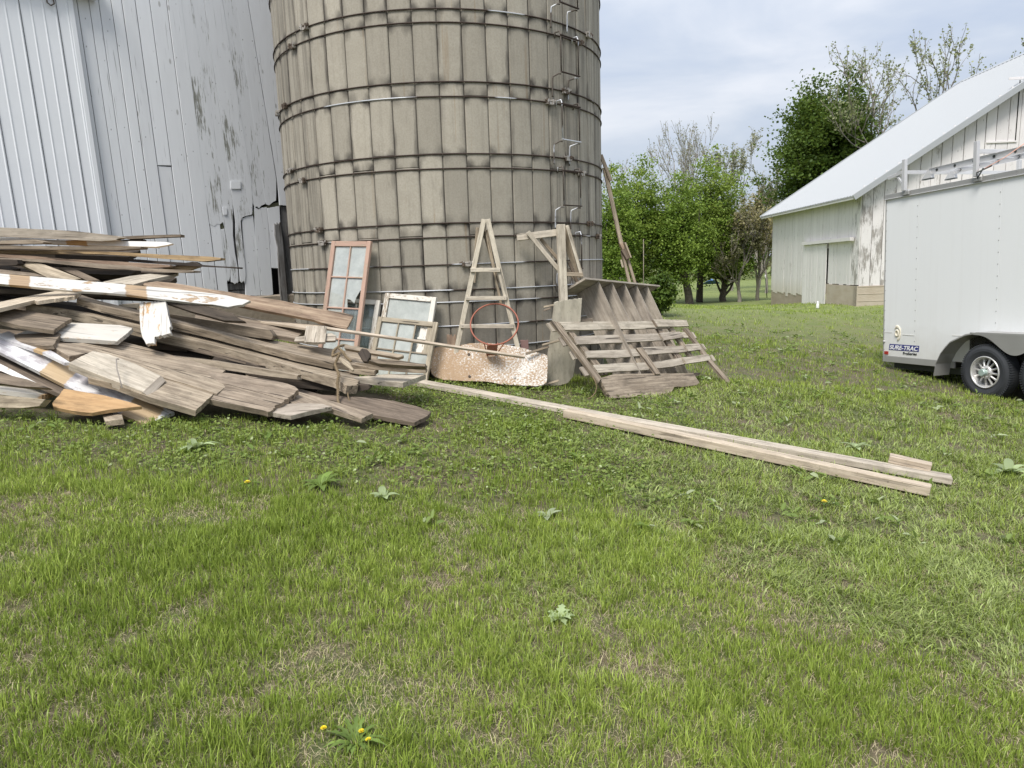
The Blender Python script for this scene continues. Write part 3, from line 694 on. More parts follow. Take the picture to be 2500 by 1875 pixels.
# what closes the barn behind its boards
def wall_quad(s0, s1, z0, z1, depth, name, mat):
    V = []
    for s, z in ((s0, z0), (s1, z0), (s1, z1), (s0, z1)):
        p = B_O + BD * s - BN * depth; V.append(Vector((p.x, p.y, z)) - B_O)
    return link(name, mesh(name, V, [(0, 1, 2, 3)]), mat, barn, Matrix.Translation(B_O))
s_end = sw(700, 500) + .8
wall_quad(sd0 - .6, s_end, bz - .6, TOPZ, .40, 'inner_lining', M_['black'])  # black sheet paints the shade inside the barn
for k in range(7): barn_board(sd0 - .6 - .25 * (k + 1), sd0 - .6 - .25 * k - .005, bz + .3, TOPZ, 0, M_['barn'])
barn_board(sd0 - .62, edges[0] + .002, bz + .3, TOPZ, .006, M_['barn'], 'backing', .02)
V = []; roofmb = MB()
for s in (sd0 - 3, s_end):
    for dpt, z in ((-.05, TOPZ), (4.5, TOPZ + 3.4)):
        p = B_O + BD * s - BN * dpt; V.append(Vector((p.x, p.y, z)))
roofmb.add(V + [v + Vector((0, 0, .05)) for v in V], [(0, 2, 3, 1), (4, 5, 7, 6), (0, 4, 6, 2), (1, 3, 7, 5), (0, 1, 5, 4), (2, 6, 7, 3)]); roofmb.build('roof', M_['barn_metal'], barn)
V = [Vector((*(B_O + BD * s_end - BN * d).xy, z)) for d, z in ((.02, bz - .4), (4.5, bz - .4), (4.5, TOPZ + 3.3), (.02, TOPZ))]
link('end_wall', mesh('end_wall', [v - B_O for v in V], [(0, 1, 2, 3)]), M_['barn_worn'], barn, Matrix.Translation(B_O))
p0 = B_O + BD * (sd0 - 3) - BN * .1; p1 = B_O + BD * s_end - BN * .1; p0.z = p1.z = bz - .15
stick('foundation', p0 + Vector((0, 0, .15)), p1 + Vector((0, 0, .15)), .9, .22, BN, M_['stone'], barn, bev=.02)
# ------------------------------------------------------------------ white shed with a steel roof at the right
C2 = G(2092, 748); A2 = Vector((.06, 1, 0)).normalized(); B2 = Vector((1, -.06, 0)).normalized()   # along the eave side, along the gable
print('shed corner', [round(v, 2) for v in C2])
Z3 = Vector((0, 0, 1))
shed = thing('white_shed', C2, 'big white board shed with a white steel roof behind the trailer', 'shed')
Ps, Ns = C2, -B2; Pg, Ng = C2, -A2
def sside(px, py): return (OP(px, py, Ps, Ns) - C2).dot(A2)
def zside(px, py): return OP(px, py, Ps, Ns).z
SL = sside(1884, 640); zs = zside(2085, 697); zs2 = zside(1900, 713); ze = zside(2085, 476)
print('shed side length', round(SL, 2), 'sill', round(zs, 2), round(zs2, 2), 'eave', round(ze, 2))
E0 = C2 - B2 * .38 - A2 * .35; E0.z = OP(2074, 478, E0, Ng).z
r1 = OP(2074, 478, E0, Ng); r2 = OP(2500, 195, E0, Ng); slope = (r2.z - r1.z) / (r2 - r1).dot(B2)
RN = Vector((-B2.x * slope, -B2.y * slope, 1)).normalized()
rid = OP(2345, 199, E0, RN); HW = (rid - E0).dot(B2); farv = OP(1868, 527, E0, RN); RL = (farv - E0).dot(A2)
print('slope', round(slope, 3), 'half', round(HW, 2), 'roof len', round(RL, 2), (rid - E0).dot(A2))
if HW > 9: HW = min(HW, 11)
RL = SL + .8
def board_v(base, w, z0, z1, nrm, along, mat, parent, name='board', t=.03, off=0.0):
    A = Vector((base.x, base.y, z0)) + nrm * (off - t / 2); B = Vector((base.x, base.y, z1)) + nrm * (off - t / 2)
    return stick(name, A, B, w, t, nrm, mat, parent, bev=.004)
dL, dR = sside(1964, 660), sside(2021, 660)       # door edges (far, near)
x = 0.02; k = 0
while x < SL - .05:
    w_ = random.choice((.24, .28, .3, .32)); w_ = min(w_, SL - x)
    for e_ in (dR, dL):
        if x < e_ - .02 and x + w_ > e_ - .06: w_ = e_ - x
    c = x + w_ / 2
    if dR < c < dL: z0 = zside(2000, 590) - .25
    elif c < dR: z0 = zs + random.uniform(-.02, .02)
    else: z0 = zs2 + random.uniform(-.06, .04) - (.12 if random.random() < .2 else 0)
    mt = M_['barn2_bad'] if c < .6 else (M_['barn2_low'] if c > dL else M_['barn2'])
    board_v(C2 + A2 * c, w_ - .008, z0, ze - .02, Ns, A2, mt, shed, off=random.uniform(-.004, .006)); x += w_; k += 1
xd = dR; dz0 = zside(1990, 746); dz1 = zside(1995, 597)
while xd < dL - .02:
    w_ = min(.27, dL - xd); board_v(C2 + A2 * (xd + w_ / 2), w_ - .008, dz0 - random.uniform(.0, .10), dz1, Ns, A2, M_['barn2_low'], shed, 'door_board', .03, .07 + random.uniform(-.004, .004)); xd += w_
ta, tb = sside(1968, 596), sside(2088, 586); zt = zside(2030, 590)
stick('door_track', Vector((*(C2 + A2 * ta + Ns * .10).xy, zt)), Vector((*(C2 + A2 * tb + Ns * .10).xy, zt + .03)), .11, .12, Ns, M_['barn2'], shed)
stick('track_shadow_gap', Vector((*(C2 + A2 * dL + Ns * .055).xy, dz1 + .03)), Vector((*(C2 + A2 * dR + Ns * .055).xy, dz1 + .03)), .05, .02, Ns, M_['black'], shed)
# gable wall
gl = lambda px, py: (OP(px, py, Pg, Ng) - C2).dot(B2)
x = .02
while x < 2 * HW - .8:
    w_ = random.choice((.27, .3, .32, .34)); c = x + w_ / 2
    h = ze + (min(c, 2 * HW - .76 - c)) * slope + .10
    mt = M_['barn2_bad'] if c < .9 else M_['barn2']
    if c < 8.5: board_v(C2 + B2 * c, w_ - random.uniform(.008, .022), zs + random.uniform(-.02, .02), h, Ng, B2, mt, shed, off=random.uniform(-.005, .008))
    else: board_v(C2 + B2 * (c + .6), 1.5, zs, h - .35, Ng, B2, mt, shed); x += 1.2
    x += w_
# loft door seams near the right edge of the picture
ld = gl(2484, 250); zl1 = OP(2484, 196, Pg, Ng).z; zl0 = OP(2484, 345, Pg, Ng).z
for c, w_, za, zb_ in ((ld + .02, .03, zl0, zl1), ):
    board_v(C2 + B2 * c, w_, za, zb_, Ng, B2, M_['black'], shed, 'door_gap', .01, .014)
stick('door_batten', C2.xy.to_3d() + B2 * (ld - .8) + Ng * .02 + Z3 * zl0, C2.xy.to_3d() + B2 * (ld + .05) + Ng * .02 + Z3 * zl0, .05, .03, Ng, M_['barn2'], shed)
stick('door_batten', C2.xy.to_3d() + B2 * (ld - .3) + Ng * .02 + Z3 * (zl1 + .05), C2.xy.to_3d() + B2 * (ld + 1.6) + Ng * .02 + Z3 * (zl1 + .05), .07, .03, Ng, M_['barn2'], shed)
# lining behind the boards, foundation, far walls
mb = MB(); cc = C2 + A2 * (SL / 2) + B2 * (HW - .38)
Mx = Matrix(((B2.x, A2.x, 0, cc.x), (B2.y, A2.y, 0, cc.y), (0, 0, 1, 0), (0, 0, 0, 1)))
mb.box((0, 0, (zs + ze) / 2 - .1), (2 * HW - .86, SL - .10, ze - zs - .2), Mx)
V = [Mx @ Vector(v) for v in ((-(HW - .43), -SL / 2 + .06, ze - .2), (HW - .43, -SL / 2 + .06, ze - .2), (0, -SL / 2 + .06, ze + (HW - .6) * slope), (-(HW - .43), SL / 2 - .06, ze - .2), (HW - .43, SL / 2 - .06, ze - .2), (0, SL / 2 - .06, ze + (HW - .6) * slope))]
mb.add(V, [(0, 1, 2), (3, 5, 4)]); mb.build('lining', M_['black'], shed)  # coloured black so the gaps between the boards look shaded
fb = MB(); zf = C2.z - .5
fb.box((0, -SL / 2 + .12, (zf + zs) / 2 - .01), (2 * HW - .70, .30, zs - zf), Mx); fb.box((-(HW - .38) + .12, -SL / 2 + dR / 2, (zf + zs) / 2 - .012), (.30, dR, zs - zf - .004), Mx)
fb.build('foundation', M_['found'], shed)
fb = MB(); fb.box((-(HW - .38) + .16, -SL / 2 + (dL + SL) / 2, (zf + zs2) / 2), (.30, SL - dL - .05, zs2 - zf + .1), Mx); fb.build('foundation', M_['stone'], shed)
for k in range(3):                               # form lines in the concrete
    z = C2.z + .15 + k * .22
    stick('form_line', Vector((*(C2 + B2 * .0 + Ng * .034).xy, z)), Vector((*(C2 + B2 * 4 + Ng * .034).xy, z + .01)), .012, .012, Ng, M_['found'], shed)
# roof sheets with ribs running up the slope
def roof_sheet(sgn):
    prof = []; x = -.35; i = 0
    while x < RL - .35:
        prof += [(x, 0), (x + .19, 0), (x + .205, .02), (x + .225, .02), (x + .24, 0)]; x += .24
    V = []
    for u in (0.0, 1.0):
        for xx, hh in prof:
            base = E0 + A2 * (xx + .35) + (B2 * (HW * u) if sgn > 0 else B2 * (2 * HW - HW * u)); base = Vector((base.x, base.y, E0.z + slope * HW * u + hh)); V.append(base)
    n = len(prof); Fc = [(i, i + 1, n + i + 1, n + i) for i in range(n - 1)]
    return link('roof_sheet', mesh('roof_sheet', [v - E0 for v in V], Fc), M_['roof2'], shed, Matrix.Translation(E0))
roof_sheet(1); roof_sheet(-1)
ea = Vector((E0.x, E0.y, E0.z - .05)); stick('eave_board', ea + B2 * .04 + A2 * .05, ea + B2 * .04 + A2 * (RL - .05), .10, .05, (-B2).to_3d(), M_['barn2'], shed)
for u, dz, w_, th in ((0, -.055, .17, .03),):
    a = E0 + Vector((0, 0, dz)) - A2 * .02; b = a + B2 * HW + Z3 * slope * HW
    stick('rake_trim', a, b, w_, th, -A2, M_['roof2'], shed); c = E0 + B2 * 2 * HW + Vector((0, 0, dz)) - A2 * .02; stick('rake_trim', c, b, w_, th, -A2, M_['roof2'], shed)
    a2_ = E0 + A2 * RL + Vector((0, 0, dz)); stick('rake_trim', a2_, a2_ + B2 * HW + Z3 * slope * HW, w_, th, -A2, M_['roof2'], shed)
rg = E0 + B2 * HW + Z3 * (slope * HW + .022)
link('ridge_cap', mesh('ridge_cap', [rg + A2 * a + B2 * b_ - Z3 * abs(b_) * slope - rg for a in (0, RL) for b_ in (-.2, 0, .2)], [(0, 1, 4, 3), (1, 2, 5, 4)]), M_['roof2'], shed, Matrix.Translation(rg))
# under the roof, so that the overhang is solid
V = [E0 + A2 * a + B2 * b + Z3 * (slope * (b if b <= HW else 2 * HW - b) - .04) for a in (0, RL) for b in (0, HW, 2 * HW)]
link('roof_boarding', mesh('roof_boarding', [v - E0 for v in V], [(0, 1, 4, 3), (1, 2, 5, 4)]), M_['slats_grey'], shed, Matrix.Translation(E0))
# ------------------------------------------------------------------ enclosed trailer
TG = G(2403, 966)
td = ray(774, 745).normalized()                  # direction of its long side, towards its rear (away from the eye)
TX = -td; TNv = Vector((TX.y, -TX.x, 0)).normalized()
if TNv.dot(EYE - TG) < 0: TNv = -TNv
TUp = TX.cross(TNv).normalized(); TUp = TUp if TUp.z > 0 else -TUp
TP = TG - TNv * .25
R0 = OP(2156, 882, TP, TNv)
TM = Matrix(((TX.x, -TNv.x, TUp.x, R0.x), (TX.y, -TNv.y, TUp.y, R0.y), (TX.z, -TNv.z, TUp.z, R0.z), (0, 0, 0, 1)))   # x forward, y into the trailer, z up
TMi = TM.inverted()
def tl(px, py, out=0.0):
    p = TMi @ OP(px, py, TP + TNv * out, TNv); return p.x, p.z
TH = tl(2164.6, 476)[1]; TW = 2.05; TLn = 4.9
zc = tl(2160, 868)[1]
wx, wz = tl(2403, 909, .25)
print('trailer height', round(TH, 2), 'wheel local', round(wx, 2), round(wz, 2), 'ground at wheel', tl(2403, 966, .25))
trailer = thing('cargo_trailer', TG, 'white enclosed cargo trailer with ladder racks parked at the right edge', 'trailer')
def tp(name, bm_or_mb, mat, smooth=False):
    me = bm_mesh(name, bm_or_mb, smooth) if isinstance(bm_or_mb, bmesh.types.BMesh) else mesh(name, bm_or_mb.V, bm_or_mb.F, smooth)
    return link(name, me, mat, trailer, TM)
def tbox(name, x0, x1, y0, y1, z0, z1, mat, bev=0.003):
    bm = bmesh.new(); add_box(bm, ((x0 + x1) / 2, (y0 + y1) / 2, (z0 + z1) / 2), (x1 - x0, y1 - y0, z1 - z0), bev=bev); return tp(name, bm, mat)
s1 = tl(1800 + 1045 / 2.37, 600)[0]; s2 = tl(1800 + 1520 / 2.37, 600)[0]
tbox('body', .004, TLn, .012, TW, zc + .02, TH - .015, M_['tr_white'])
xs = [0.012, s1, s2, s2 + 1.22, TLn]
arch = [tl(*p) for p in q(19, (1150, 735), (1220, 590), (1360, 430), (1590, 322), (1760, 300))]
wheelx = [wx, wx + .84]
for i in range(4):
    tbox('side_panel', xs[i] + .001, xs[i + 1] - .001, 0, .012, zc + .001, TH - .075, M_['tr_white'], .001)
tbox('bottom_trim', .0, arch[0][0] + .06, -.008, .02, .0, zc - .001, M_['tr_trim'], .002)
tbox('bottom_trim', wheelx[1] + .62, TLn, -.008, .02, .0, zc - .001, M_['tr_trim'], .002)
tbox('corner_trim', -.004, .012, -.006, .05, .0, TH - .075, M_['tr_trim'], .002)
tbox('top_rail', -.004, TLn, -.022, .05, TH - .072, TH, M_['tr_trim'], .003)
tbox('rail_lip', -.004, TLn, -.030, .0, TH - .078, TH - .066, M_['alu'], .002)
tbox('floor_frame', .1, TLn, .12, TW - .05, -.10, -.002, M_['tee'], 0)
rv = MB()
for xx in [.02] + [x - .02 for x in xs[1:4]]:
    z = zc + .10
    while z < TH - .12:
        if not any(abs(xx - a) < .55 and z < wz + .55 for a in wheelx): rv.box((xx, -.0015, z), (.011, .005, .011))
        z += .152
x = .06
while x < TLn:
    rv.box((x, -.0235, TH - .02), (.011, .005, .011)); rv.box((x, -.0235, TH - .052), (.011, .005, .011)); x += .30
tag(tp('rivets', rv, M_['tr_trim']), kind='stuff')
# wheel arch: a strip standing out from the side, with a skirt between the two wheels
pr = [tl(*p) for p in q(19, (1118, 905), (1150, 735), (1220, 590), (1290, 500), (1360, 425), (1475, 370), (1590, 318), (1760, 290))]
top_z = pr[-1][1]; midx = (wheelx[0] + wheelx[1]) / 2
pr = pr + [(2 * midx - a, b) for a, b in pr[::-1]]
V = []; n = len(pr)
for (a, b) in pr: V += [(a, .0, b), (a, -.27, b), (a, -.27, b - .018), (a, .0, b - .018)]
Fc = []
for i in range(n - 1):
    for k in range(4): Fc.append((4 * i + k, 4 * i + (k + 1) % 4, 4 * i + 4 + (k + 1) % 4, 4 * i + 4 + k))
Fc += [(0, 1, 2, 3), (4 * n - 1, 4 * n - 2, 4 * n - 3, 4 * n - 4)]
link('fender', mesh('fender', V, Fc), M_['tr_trim'], trailer, TM)
tyre_r = .36
def skirt_z(x):
    d = min(abs(x - a) for a in wheelx); r = tyre_r + .085
    return wz + math.sqrt(max(0, r * r - d * d)) if d < r else None
sk = []
N = 26; za = top_z - .02
for i in range(N + 1):
    t = i / N; x = wheelx[0] - .16 + t * (wheelx[1] - wheelx[0] + .32)
    f = .5 - .5 * math.cos(math.pi * 2 * t); bz_ = za - .015 - .235 * f ** 1.5; sk.append((x, bz_))
V = []
for x, b in sk: V += [(x, -.272, za + .005), (x, -.272, b), (x, -.266, b), (x, -.266, za + .005)]
Fc = []
for i in range(N):
    for k in range(4): Fc.append((4 * i + k, 4 * i + (k + 1) % 4, 4 * i + 4 + (k + 1) % 4, 4 * i + 4 + k))
link('fender_skirt', mesh('fender_skirt', V, Fc), M_['tr_trim'], trailer, TM)
def lathe(prof, seg=40, M=None):                 # profile (radius, y); turned round local Y
    V = []; Fc = []; n = len(prof)
    for k in range(seg):
        a = 2 * math.pi * k / seg
        for r, y in prof: V.append(Vector((math.cos(a) * r, y, math.sin(a) * r)))
    for k in range(seg):
        for i in range(n - 1):
            a = k * n + i; b = ((k + 1) % seg) * n + i; Fc.append((a, b, b + 1, a + 1))
    if M: V = [M @ v for v in V]
    return V, Fc
def wheel(x, y0=-.25, sgn=1):
    root = thing('wheel', TM @ Vector((x, y0, wz)), None, None); par(root, trailer)
    MW = TM @ Matrix.Translation((x, y0, wz)) @ Matrix.Diagonal((1, sgn, 1, 1))
    R = tyre_r; rr = .205
    V, Fc = lathe([(rr, .012), (rr + .02, .002), (rr + .07, -.012), (R - .055, -.008), (R - .02, .012), (R - .006, .03), (R, .05), (R, .17), (R - .02, .19), (R - .06, .205), (rr, .19)], 56)
    mb = MB(); mb.add(V, Fc)
    for k in range(72):                          # tread blocks on the shoulder
        a = 2 * math.pi * k / 72; Mk = Matrix.Rotation(a, 4, 'Y') @ Matrix.Translation((R - .012, .045, 0)); mb.box((0, 0, 0), (.034, .07, .017), Mk)
    link('tyre', mesh('tyre', mb.V, mb.F, False), M_['tyre'], root, MW)
    V, Fc = lathe([(rr + .006, .016), (rr + .004, -.004), (rr - .008, -.006), (rr - .016, .012), (rr - .03, .05), (rr - .034, .15), (.0, .15)], 48); mb = MB(); mb.add(V, Fc)
    link('rim', mesh('rim', mb.V, mb.F, True), M_['wheel'], root, MW)
    for k in range(12):
        a = 2 * math.pi * (k + .25) / 12; Mk = MW @ Matrix.Rotation(a, 4, 'Y')
        bm = bmesh.new(); add_box(bm, (.128, .036, 0), (.112, .03, .02), bev=.006)
        for v in bm.verts: v.co.z *= 1.0 + (v.co.x - .07) * 4; v.co.y += (v.co.x - .07) * .28
        link('spoke', bm_mesh('spoke', bm), M_['wheel'], root, Mk)
    V, Fc = lathe([(.0, .006), (.062, .006), (.085, .022), (.09, .05), (.0, .06)], 28); link('hub', mesh('hub', V, Fc, True), M_['wheel'], root, MW)
    V, Fc = lathe([(.0, -.052), (.040, -.052), (.044, -.046), (.044, .012), (.0, .012)], 24); link('hub_cap', mesh('hub_cap', V, Fc, False), M_['cap'], root, MW)
    V, Fc = lathe([(.0, .148), (.168, .148), (.168, .152), (.0, .152)], 24); link('brake_drum', mesh('brake_drum', V, Fc), M_['black'], root, MW)
    for k in range(6):
        a = 2 * math.pi * k / 6; V, Fc = tube_data([(.066 * math.cos(a), .010, .066 * math.sin(a)), (.066 * math.cos(a), -.012, .066 * math.sin(a))], .010, 6)
        link('lug_nut', mesh('lug_nut', V, Fc), M_['wheel'], root, MW)
for a in wheelx: wheel(a)
for a in wheelx: wheel(a, TW + .25, -1)
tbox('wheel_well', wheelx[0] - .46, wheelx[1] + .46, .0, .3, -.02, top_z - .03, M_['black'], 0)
# stickers and lamp
def decal_quad(name, pxs, mat, off=.0025):
    pts = [tl(*p) for p in pxs]; V = [(a, -off, b) for a, b in pts] + [(a, -.0002, b) for a, b in pts]; n = len(pts)
    return link(name, mesh(name, V, [tuple(range(n)), tuple(range(2 * n - 1, n - 1, -1))] + [(i, i + n, (i + 1) % n + n, (i + 1) % n) for i in range(n)]), mat, trailer, TM)
decal_quad('sticker', q(19, (252, 474), (684, 504), (676, 594), (240, 562)), M_['decal'])
def text(name, body, px0, px1, hpx, mat, shear=0.0, off=.004, bold=0.0):
    c = bpy.data.curves.new(name, 'FONT'); c.body = body; c.size = 1; c.shear = shear; c.extrude = .002; c.offset = bold
    tmp = bpy.data.objects.new(name, c); COL.objects.link(tmp); bpy.context.view_layer.update()
    me = bpy.data.meshes.new_from_object(tmp.evaluated_get(bpy.context.evaluated_depsgraph_get()))
    bpy.data.objects.remove(tmp); bpy.data.curves.remove(c); me.name = name
    wd = max(v.co.x for v in me.vertices)
    a = tl(*px0); b = tl(*px1); L = math.hypot(b[0] - a[0], b[1] - a[1]); ang = math.atan2(b[1] - a[1], b[0] - a[0])
    Mloc = Matrix.Translation((a[0], -off, a[1])) @ Matrix.Rotation(math.pi / 2, 4, 'X') @ Matrix.Rotation(ang, 4, 'Z') @ Matrix.Diagonal((L / wd, hpx / .72, 1, 1))
    return link(name, me, mat, trailer, TM @ Mloc)
hh = abs(tl(*q(19, (260, 490)))[1] - tl(*q(19, (252, 550)))[1])
text('lettering', 'SURE-TRAC', q(19, (252, 550)), q(19, (668, 580)), hh, M_['white_ink'], .22, bold=.022)
text('lettering', 'ProSeries', q(19, (446, 630)), q(19, (648, 642)), hh * .62, M_['black_ink'], 0, bold=.008)
decal_quad('marker_lamp', q(19, (180, 580), (233, 584), (233, 628), (180, 624)), M_['red'], .012)
# the round fitting with old sealant
fc = tl(*q(19, (362, 320))); FMt = TM @ Matrix.Translation((fc[0], 0, fc[1]))
for a0_, a1_, rx_, rz_ in ((140, -80, .058, .098), (110, -70, .066, .112)):
    ring_pts = [(math.cos(math.radians(a0_ + (a1_ - a0_) * k / 12)) * rx_, -.004, math.sin(math.radians(a0_ + (a1_ - a0_) * k / 12)) * rz_) for k in range(13)]
    V, Fc = tube_data(ring_pts, [.007 + .007 * random.random() for _ in ring_pts], 7); link('sealant', mesh('sealant', V, Fc), M_['foam'], trailer, FMt)
V, Fc = lathe([(.0, .0), (.026, -.002), (.028, -.016), (.036, -.018), (.045, -.008), (.050, .002)], 20, Matrix.Diagonal((.9, 1, 1.25, 1))); link('fitting', mesh('fitting', V, Fc, True), M_['foam'], trailer, FMt)
for (a_, b_) in (((172, 305), (285, 309)), ((440, 340), (612, 352)), ((1165, 352), (1332, 360))):
    pa_, pb2 = tl(*q(19, a_)), tl(*q(19, b_)); A_ = TM @ Vector((pa_[0], -.001, pa_[1])); B_2 = TM @ Vector((pb2[0], -.001, pb2[1])); stick('dent_crease', A_, B_2, .012, .006, TNv, M_['tr_white'], trailer)
V, Fc = lathe([(.0, -.02), (.014, -.02), (.016, -.01), (.016, .0), (.0, .0)], 14); e_ = tl(*q(19, (172, 437))); link('hook_ring', mesh('hook_ring', V, Fc, True), M_['alu'], trailer, TM @ Matrix.Translation((e_[0] + .008, -.004, e_[1])))  # small round aluminium hook fitting on the rear edge
# rack posts and bars
def post(p_top, p_bot, w_px):
    xb, zb_ = tl(*p_bot); xt, zt_ = tl(*p_top); return (xb + xt) / 2, zb_, zt_
for pt, pb in (((555, 345), (550, 790)), ((1585, 88), (1570, 590))):
    x, z0_, z1_ = post(q(18, *[pt]), q(18, *[pb]), 60)
    tbox('rack_post', x - .028, x + .028, -.075, -.024, z0_, z1_, M_['alu'], .003)
    tbox('rack_bar', x - .022, x + .022, -.02, TW + .02, z0_ + (.24 if x < .8 else .30), z0_ + (.29 if x < .8 else .35), M_['alu'], .003)
    tbox('rack_post', x - .028, x + .028, TW + .022, TW + .07, z0_, z1_, M_['alu'], .003)
    tbox('rack_bracket', x - .04, x + .085, -.05, -.0235, TH - .06, TH - .005, M_['tr_trim'], .006)
    if x < .8:
        A = TM @ Vector((x - .30, -.05, z0_ + .225)); B = TM @ Vector((x - .03, -.05, z0_ + .27)); stick('rack_stub', A, B, .055, .05, TNv, M_['alu'], trailer)
        A = TM @ Vector((x - .13, -.05, z0_ + .23)); B = TM @ Vector((x - .02, -.05, z0_ + .09)); stick('rack_brace', A, B, .035, .03, TNv, M_['alu'], trailer)
        tbox('rack_stub', x - .15, x - .03, .05, .09, TH - .01, TH + .03, M_['alu'], .003)
    rx = x
# the ladder lying on the rack is a thing of its own
_a = OP(2270, 419, TP - TNv * .30, TNv); _b = OP(2500, 365, TP - TNv * .30, TNv); pts0 = _a; pts1 = _a + (_b - _a).normalized() * 3.9
ladder = thing('extension_ladder', pts0, 'aluminium extension ladder tied on top of the trailer rack', 'ladder')
dirL = (pts1 - pts0).normalized(); YT = -TNv
for yy in (0.0, .42):
    A = pts0 + YT * yy; B = pts1 + YT * yy
    stick('side_rail', A, B, .082, .028, TNv, M_['alu'], ladder); 
    for s in (-1, 1):
        nup = TNv.cross(dirL).normalized(); stick('rail_flange', A + nup * (.039 * s) + TNv * .018, B + nup * (.039 * s) + TNv * .018, .006, .03, TNv, M_['alu'], ladder, bev=.001)
    for k in range(12):
        p = A + dirL * (.14 + .305 * k); V, Fc = tube_data([p + TNv * .012, p + TNv * .020], .019, 10); link('rung_end', mesh('rung_end', [v - p for v in V], Fc), M_['tee'], ladder, Matrix.Translation(p))
    foot = A - Z3 * .03
    mb = MB(); Mf = Matrix(((dirL.x, YT.x, 0, foot.x), (dirL.y, YT.y, 0, foot.y), (dirL.z, YT.z, 1, foot.z), (0, 0, 0, 1)))
    mb.add([Mf @ Vector(v) for v in ((-.11, -.03, -.065), (.06, -.03, -.065), (.04, -.03, .04), (-.02, -.03, .05), (-.11, .03, -.065), (.06, .03, -.065), (.04, .03, .04), (-.02, .03, .05))], [(0, 1, 2, 3), (7, 6, 5, 4), (0, 4, 5, 1), (1, 5, 6, 2), (2, 6, 7, 3), (3, 7, 4, 0)])
    fo = mb.build('foot', M_['alu'], ladder)
    mb = MB(); mb.box((-.025, 0, -.072), (.17, .066, .012), Mf); pad = mb.build('foot_pad', M_['tee'], None); par(pad, fo)
for k in range(12):
    p = pts0 + dirL * (.14 + .305 * k); tube('rung', [p, p + YT * .42], .016, M_['alu'], ladder, 8)
A = W(2500, 340, TG.y - .25); b1 = TM @ Vector((rx + .10, .1, TH + .13)); st = [TM @ Vector((rx + .03, -.05, TH + .06)), TM @ Vector((rx + .2, .2, TH + .22)), TM @ Vector((rx + .8, .3, TH + .55))]
strap = tube('tie_strap', st, .006, M_['strap_orange'], None, 6); tag(strap, 'orange tie strap running from the rack post over the ladder', 'strap')
lp = [b1 + Vector((0, 0, 0)), TM @ Vector((rx + .045, -.085, TH + .05)), TM @ Vector((rx + .06, -.09, TH - .03)), TM @ Vector((rx + .09, -.03, TH + .10))]
tag(tube('bungee_cord', lp, .010, M_['tee'], None, 6), 'black cord hooked round the rack post on the trailer', 'cord')
# ------------------------------------------------------------------ things leaning on the silo
def sash(name, TLc, TRc, BLc, cols, rows, mat, label, stile=.048, toprail=.05, botrail=.075, t=.036, munt=.016, broken=(), missing=(), clear=(), extra=None):
    a, b = W(*TLc), W(*TRc); X = (b - a); c = OP(BLc[0], BLc[1], a, X.normalized()); w = X.length; X = X.normalized(); D = c - a; D = D - X * D.dot(X); h = D.length; D = D.normalized()
    n = X.cross(D); n = n if n.dot(EYE - a) > 0 else -n
    root = thing(name, c + X * (w / 2), label, 'window')
    P = lambda x, y, o=0.0: a + X * x + D * y + n * o
    for x in (stile / 2, w - stile / 2): stick('stile', P(x, 0), P(x, h), stile, t, n, mat, root)
    stick('top_rail', P(stile, toprail / 2, -.001), P(w - stile, toprail / 2, -.001), toprail, t - .003, n, mat, root)
    stick('bottom_rail', P(stile, h - botrail / 2, -.001), P(w - stile, h - botrail / 2, -.001), botrail, t - .003, n, mat, root)
    gw, gh = w - 2 * stile, h - toprail - botrail
    for i in range(1, cols): stick('muntin', P(stile + gw * i / cols, toprail), P(stile + gw * i / cols, h - botrail), munt, t * .6, n, mat, root, bev=.002)
    for j in range(1, rows): stick('muntin', P(stile, toprail + gh * j / rows, .001), P(w - stile, toprail + gh * j / rows, .001), munt, t * .58, n, mat, root, bev=.002)
    for i in range(cols):
        for j in range(rows):
            if (i, j) in missing: continue
            x0, x1 = stile + gw * i / cols + munt * .3, stile + gw * (i + 1) / cols - munt * .3; y0, y1 = toprail + gh * j / rows + munt * .3, toprail + gh * (j + 1) / rows - munt * .3
            if (i, j) in broken:                 # a shark-fin hole along the right side
                pl = [(0, 0), (1, 0), (1, .34), (.86, .45), (.72, .62), (.62, .83), (.36, .72), (.15, .70), (.18, .86), (.24, 1), (0, 1)]
            else: pl = [(0, 0), (1, 0), (1, 1), (0, 1)]
            o = P(x0, y0, -.004); V = []
            for dz in (0, -.003): V += [P(x0 + (x1 - x0) * u, y0 + (y1 - y0) * v, -.004 + dz + random.uniform(-.0006, .0006)) - o for u, v in pl]
            k = len(pl); Fc = [tuple(range(k)), tuple(range(2 * k - 1, k - 1, -1))] + [(q_, q_ + k, (q_ + 1) % k + k, (q_ + 1) % k) for q_ in range(k)]
            link('pane', mesh('pane', V, Fc), M_['glass_clear'] if (i, j) in clear else M_['glass'], root, Matrix.Translation(o))
    if extra: extra(root, P, w, h, n)
    return root
def ex_third(root, P, w, h, n):
    stick('backing_slat', P(w * .40, .03, -.03), P(w * .40, h * .9, -.03), .05, .012, n, M_['white_board'], root)
    stick('backing_slat', P(w * .84, .03, -.03), P(w * .84, h * .9, -.03), .07, .012, n, M_['white_board'], root)
def ex_fourth(root, P, w, h, n):
    stick('backing_slat', P(w * .79, .05, -.028), P(w * .79, h * .97, -.028), .11, .012, n, M_['sash_white'], root)
    stick('backing_slat', P(w * .875, .05, -.012), P(w * .875, h * .80, -.012), .055, .014, n, M_['sash_grey'], root)
    stick('backing_slat', P(w * .70, h * .27, -.010), P(w * .86, h * .27, -.010), .022, .010, n, M_['sash_white'], root)
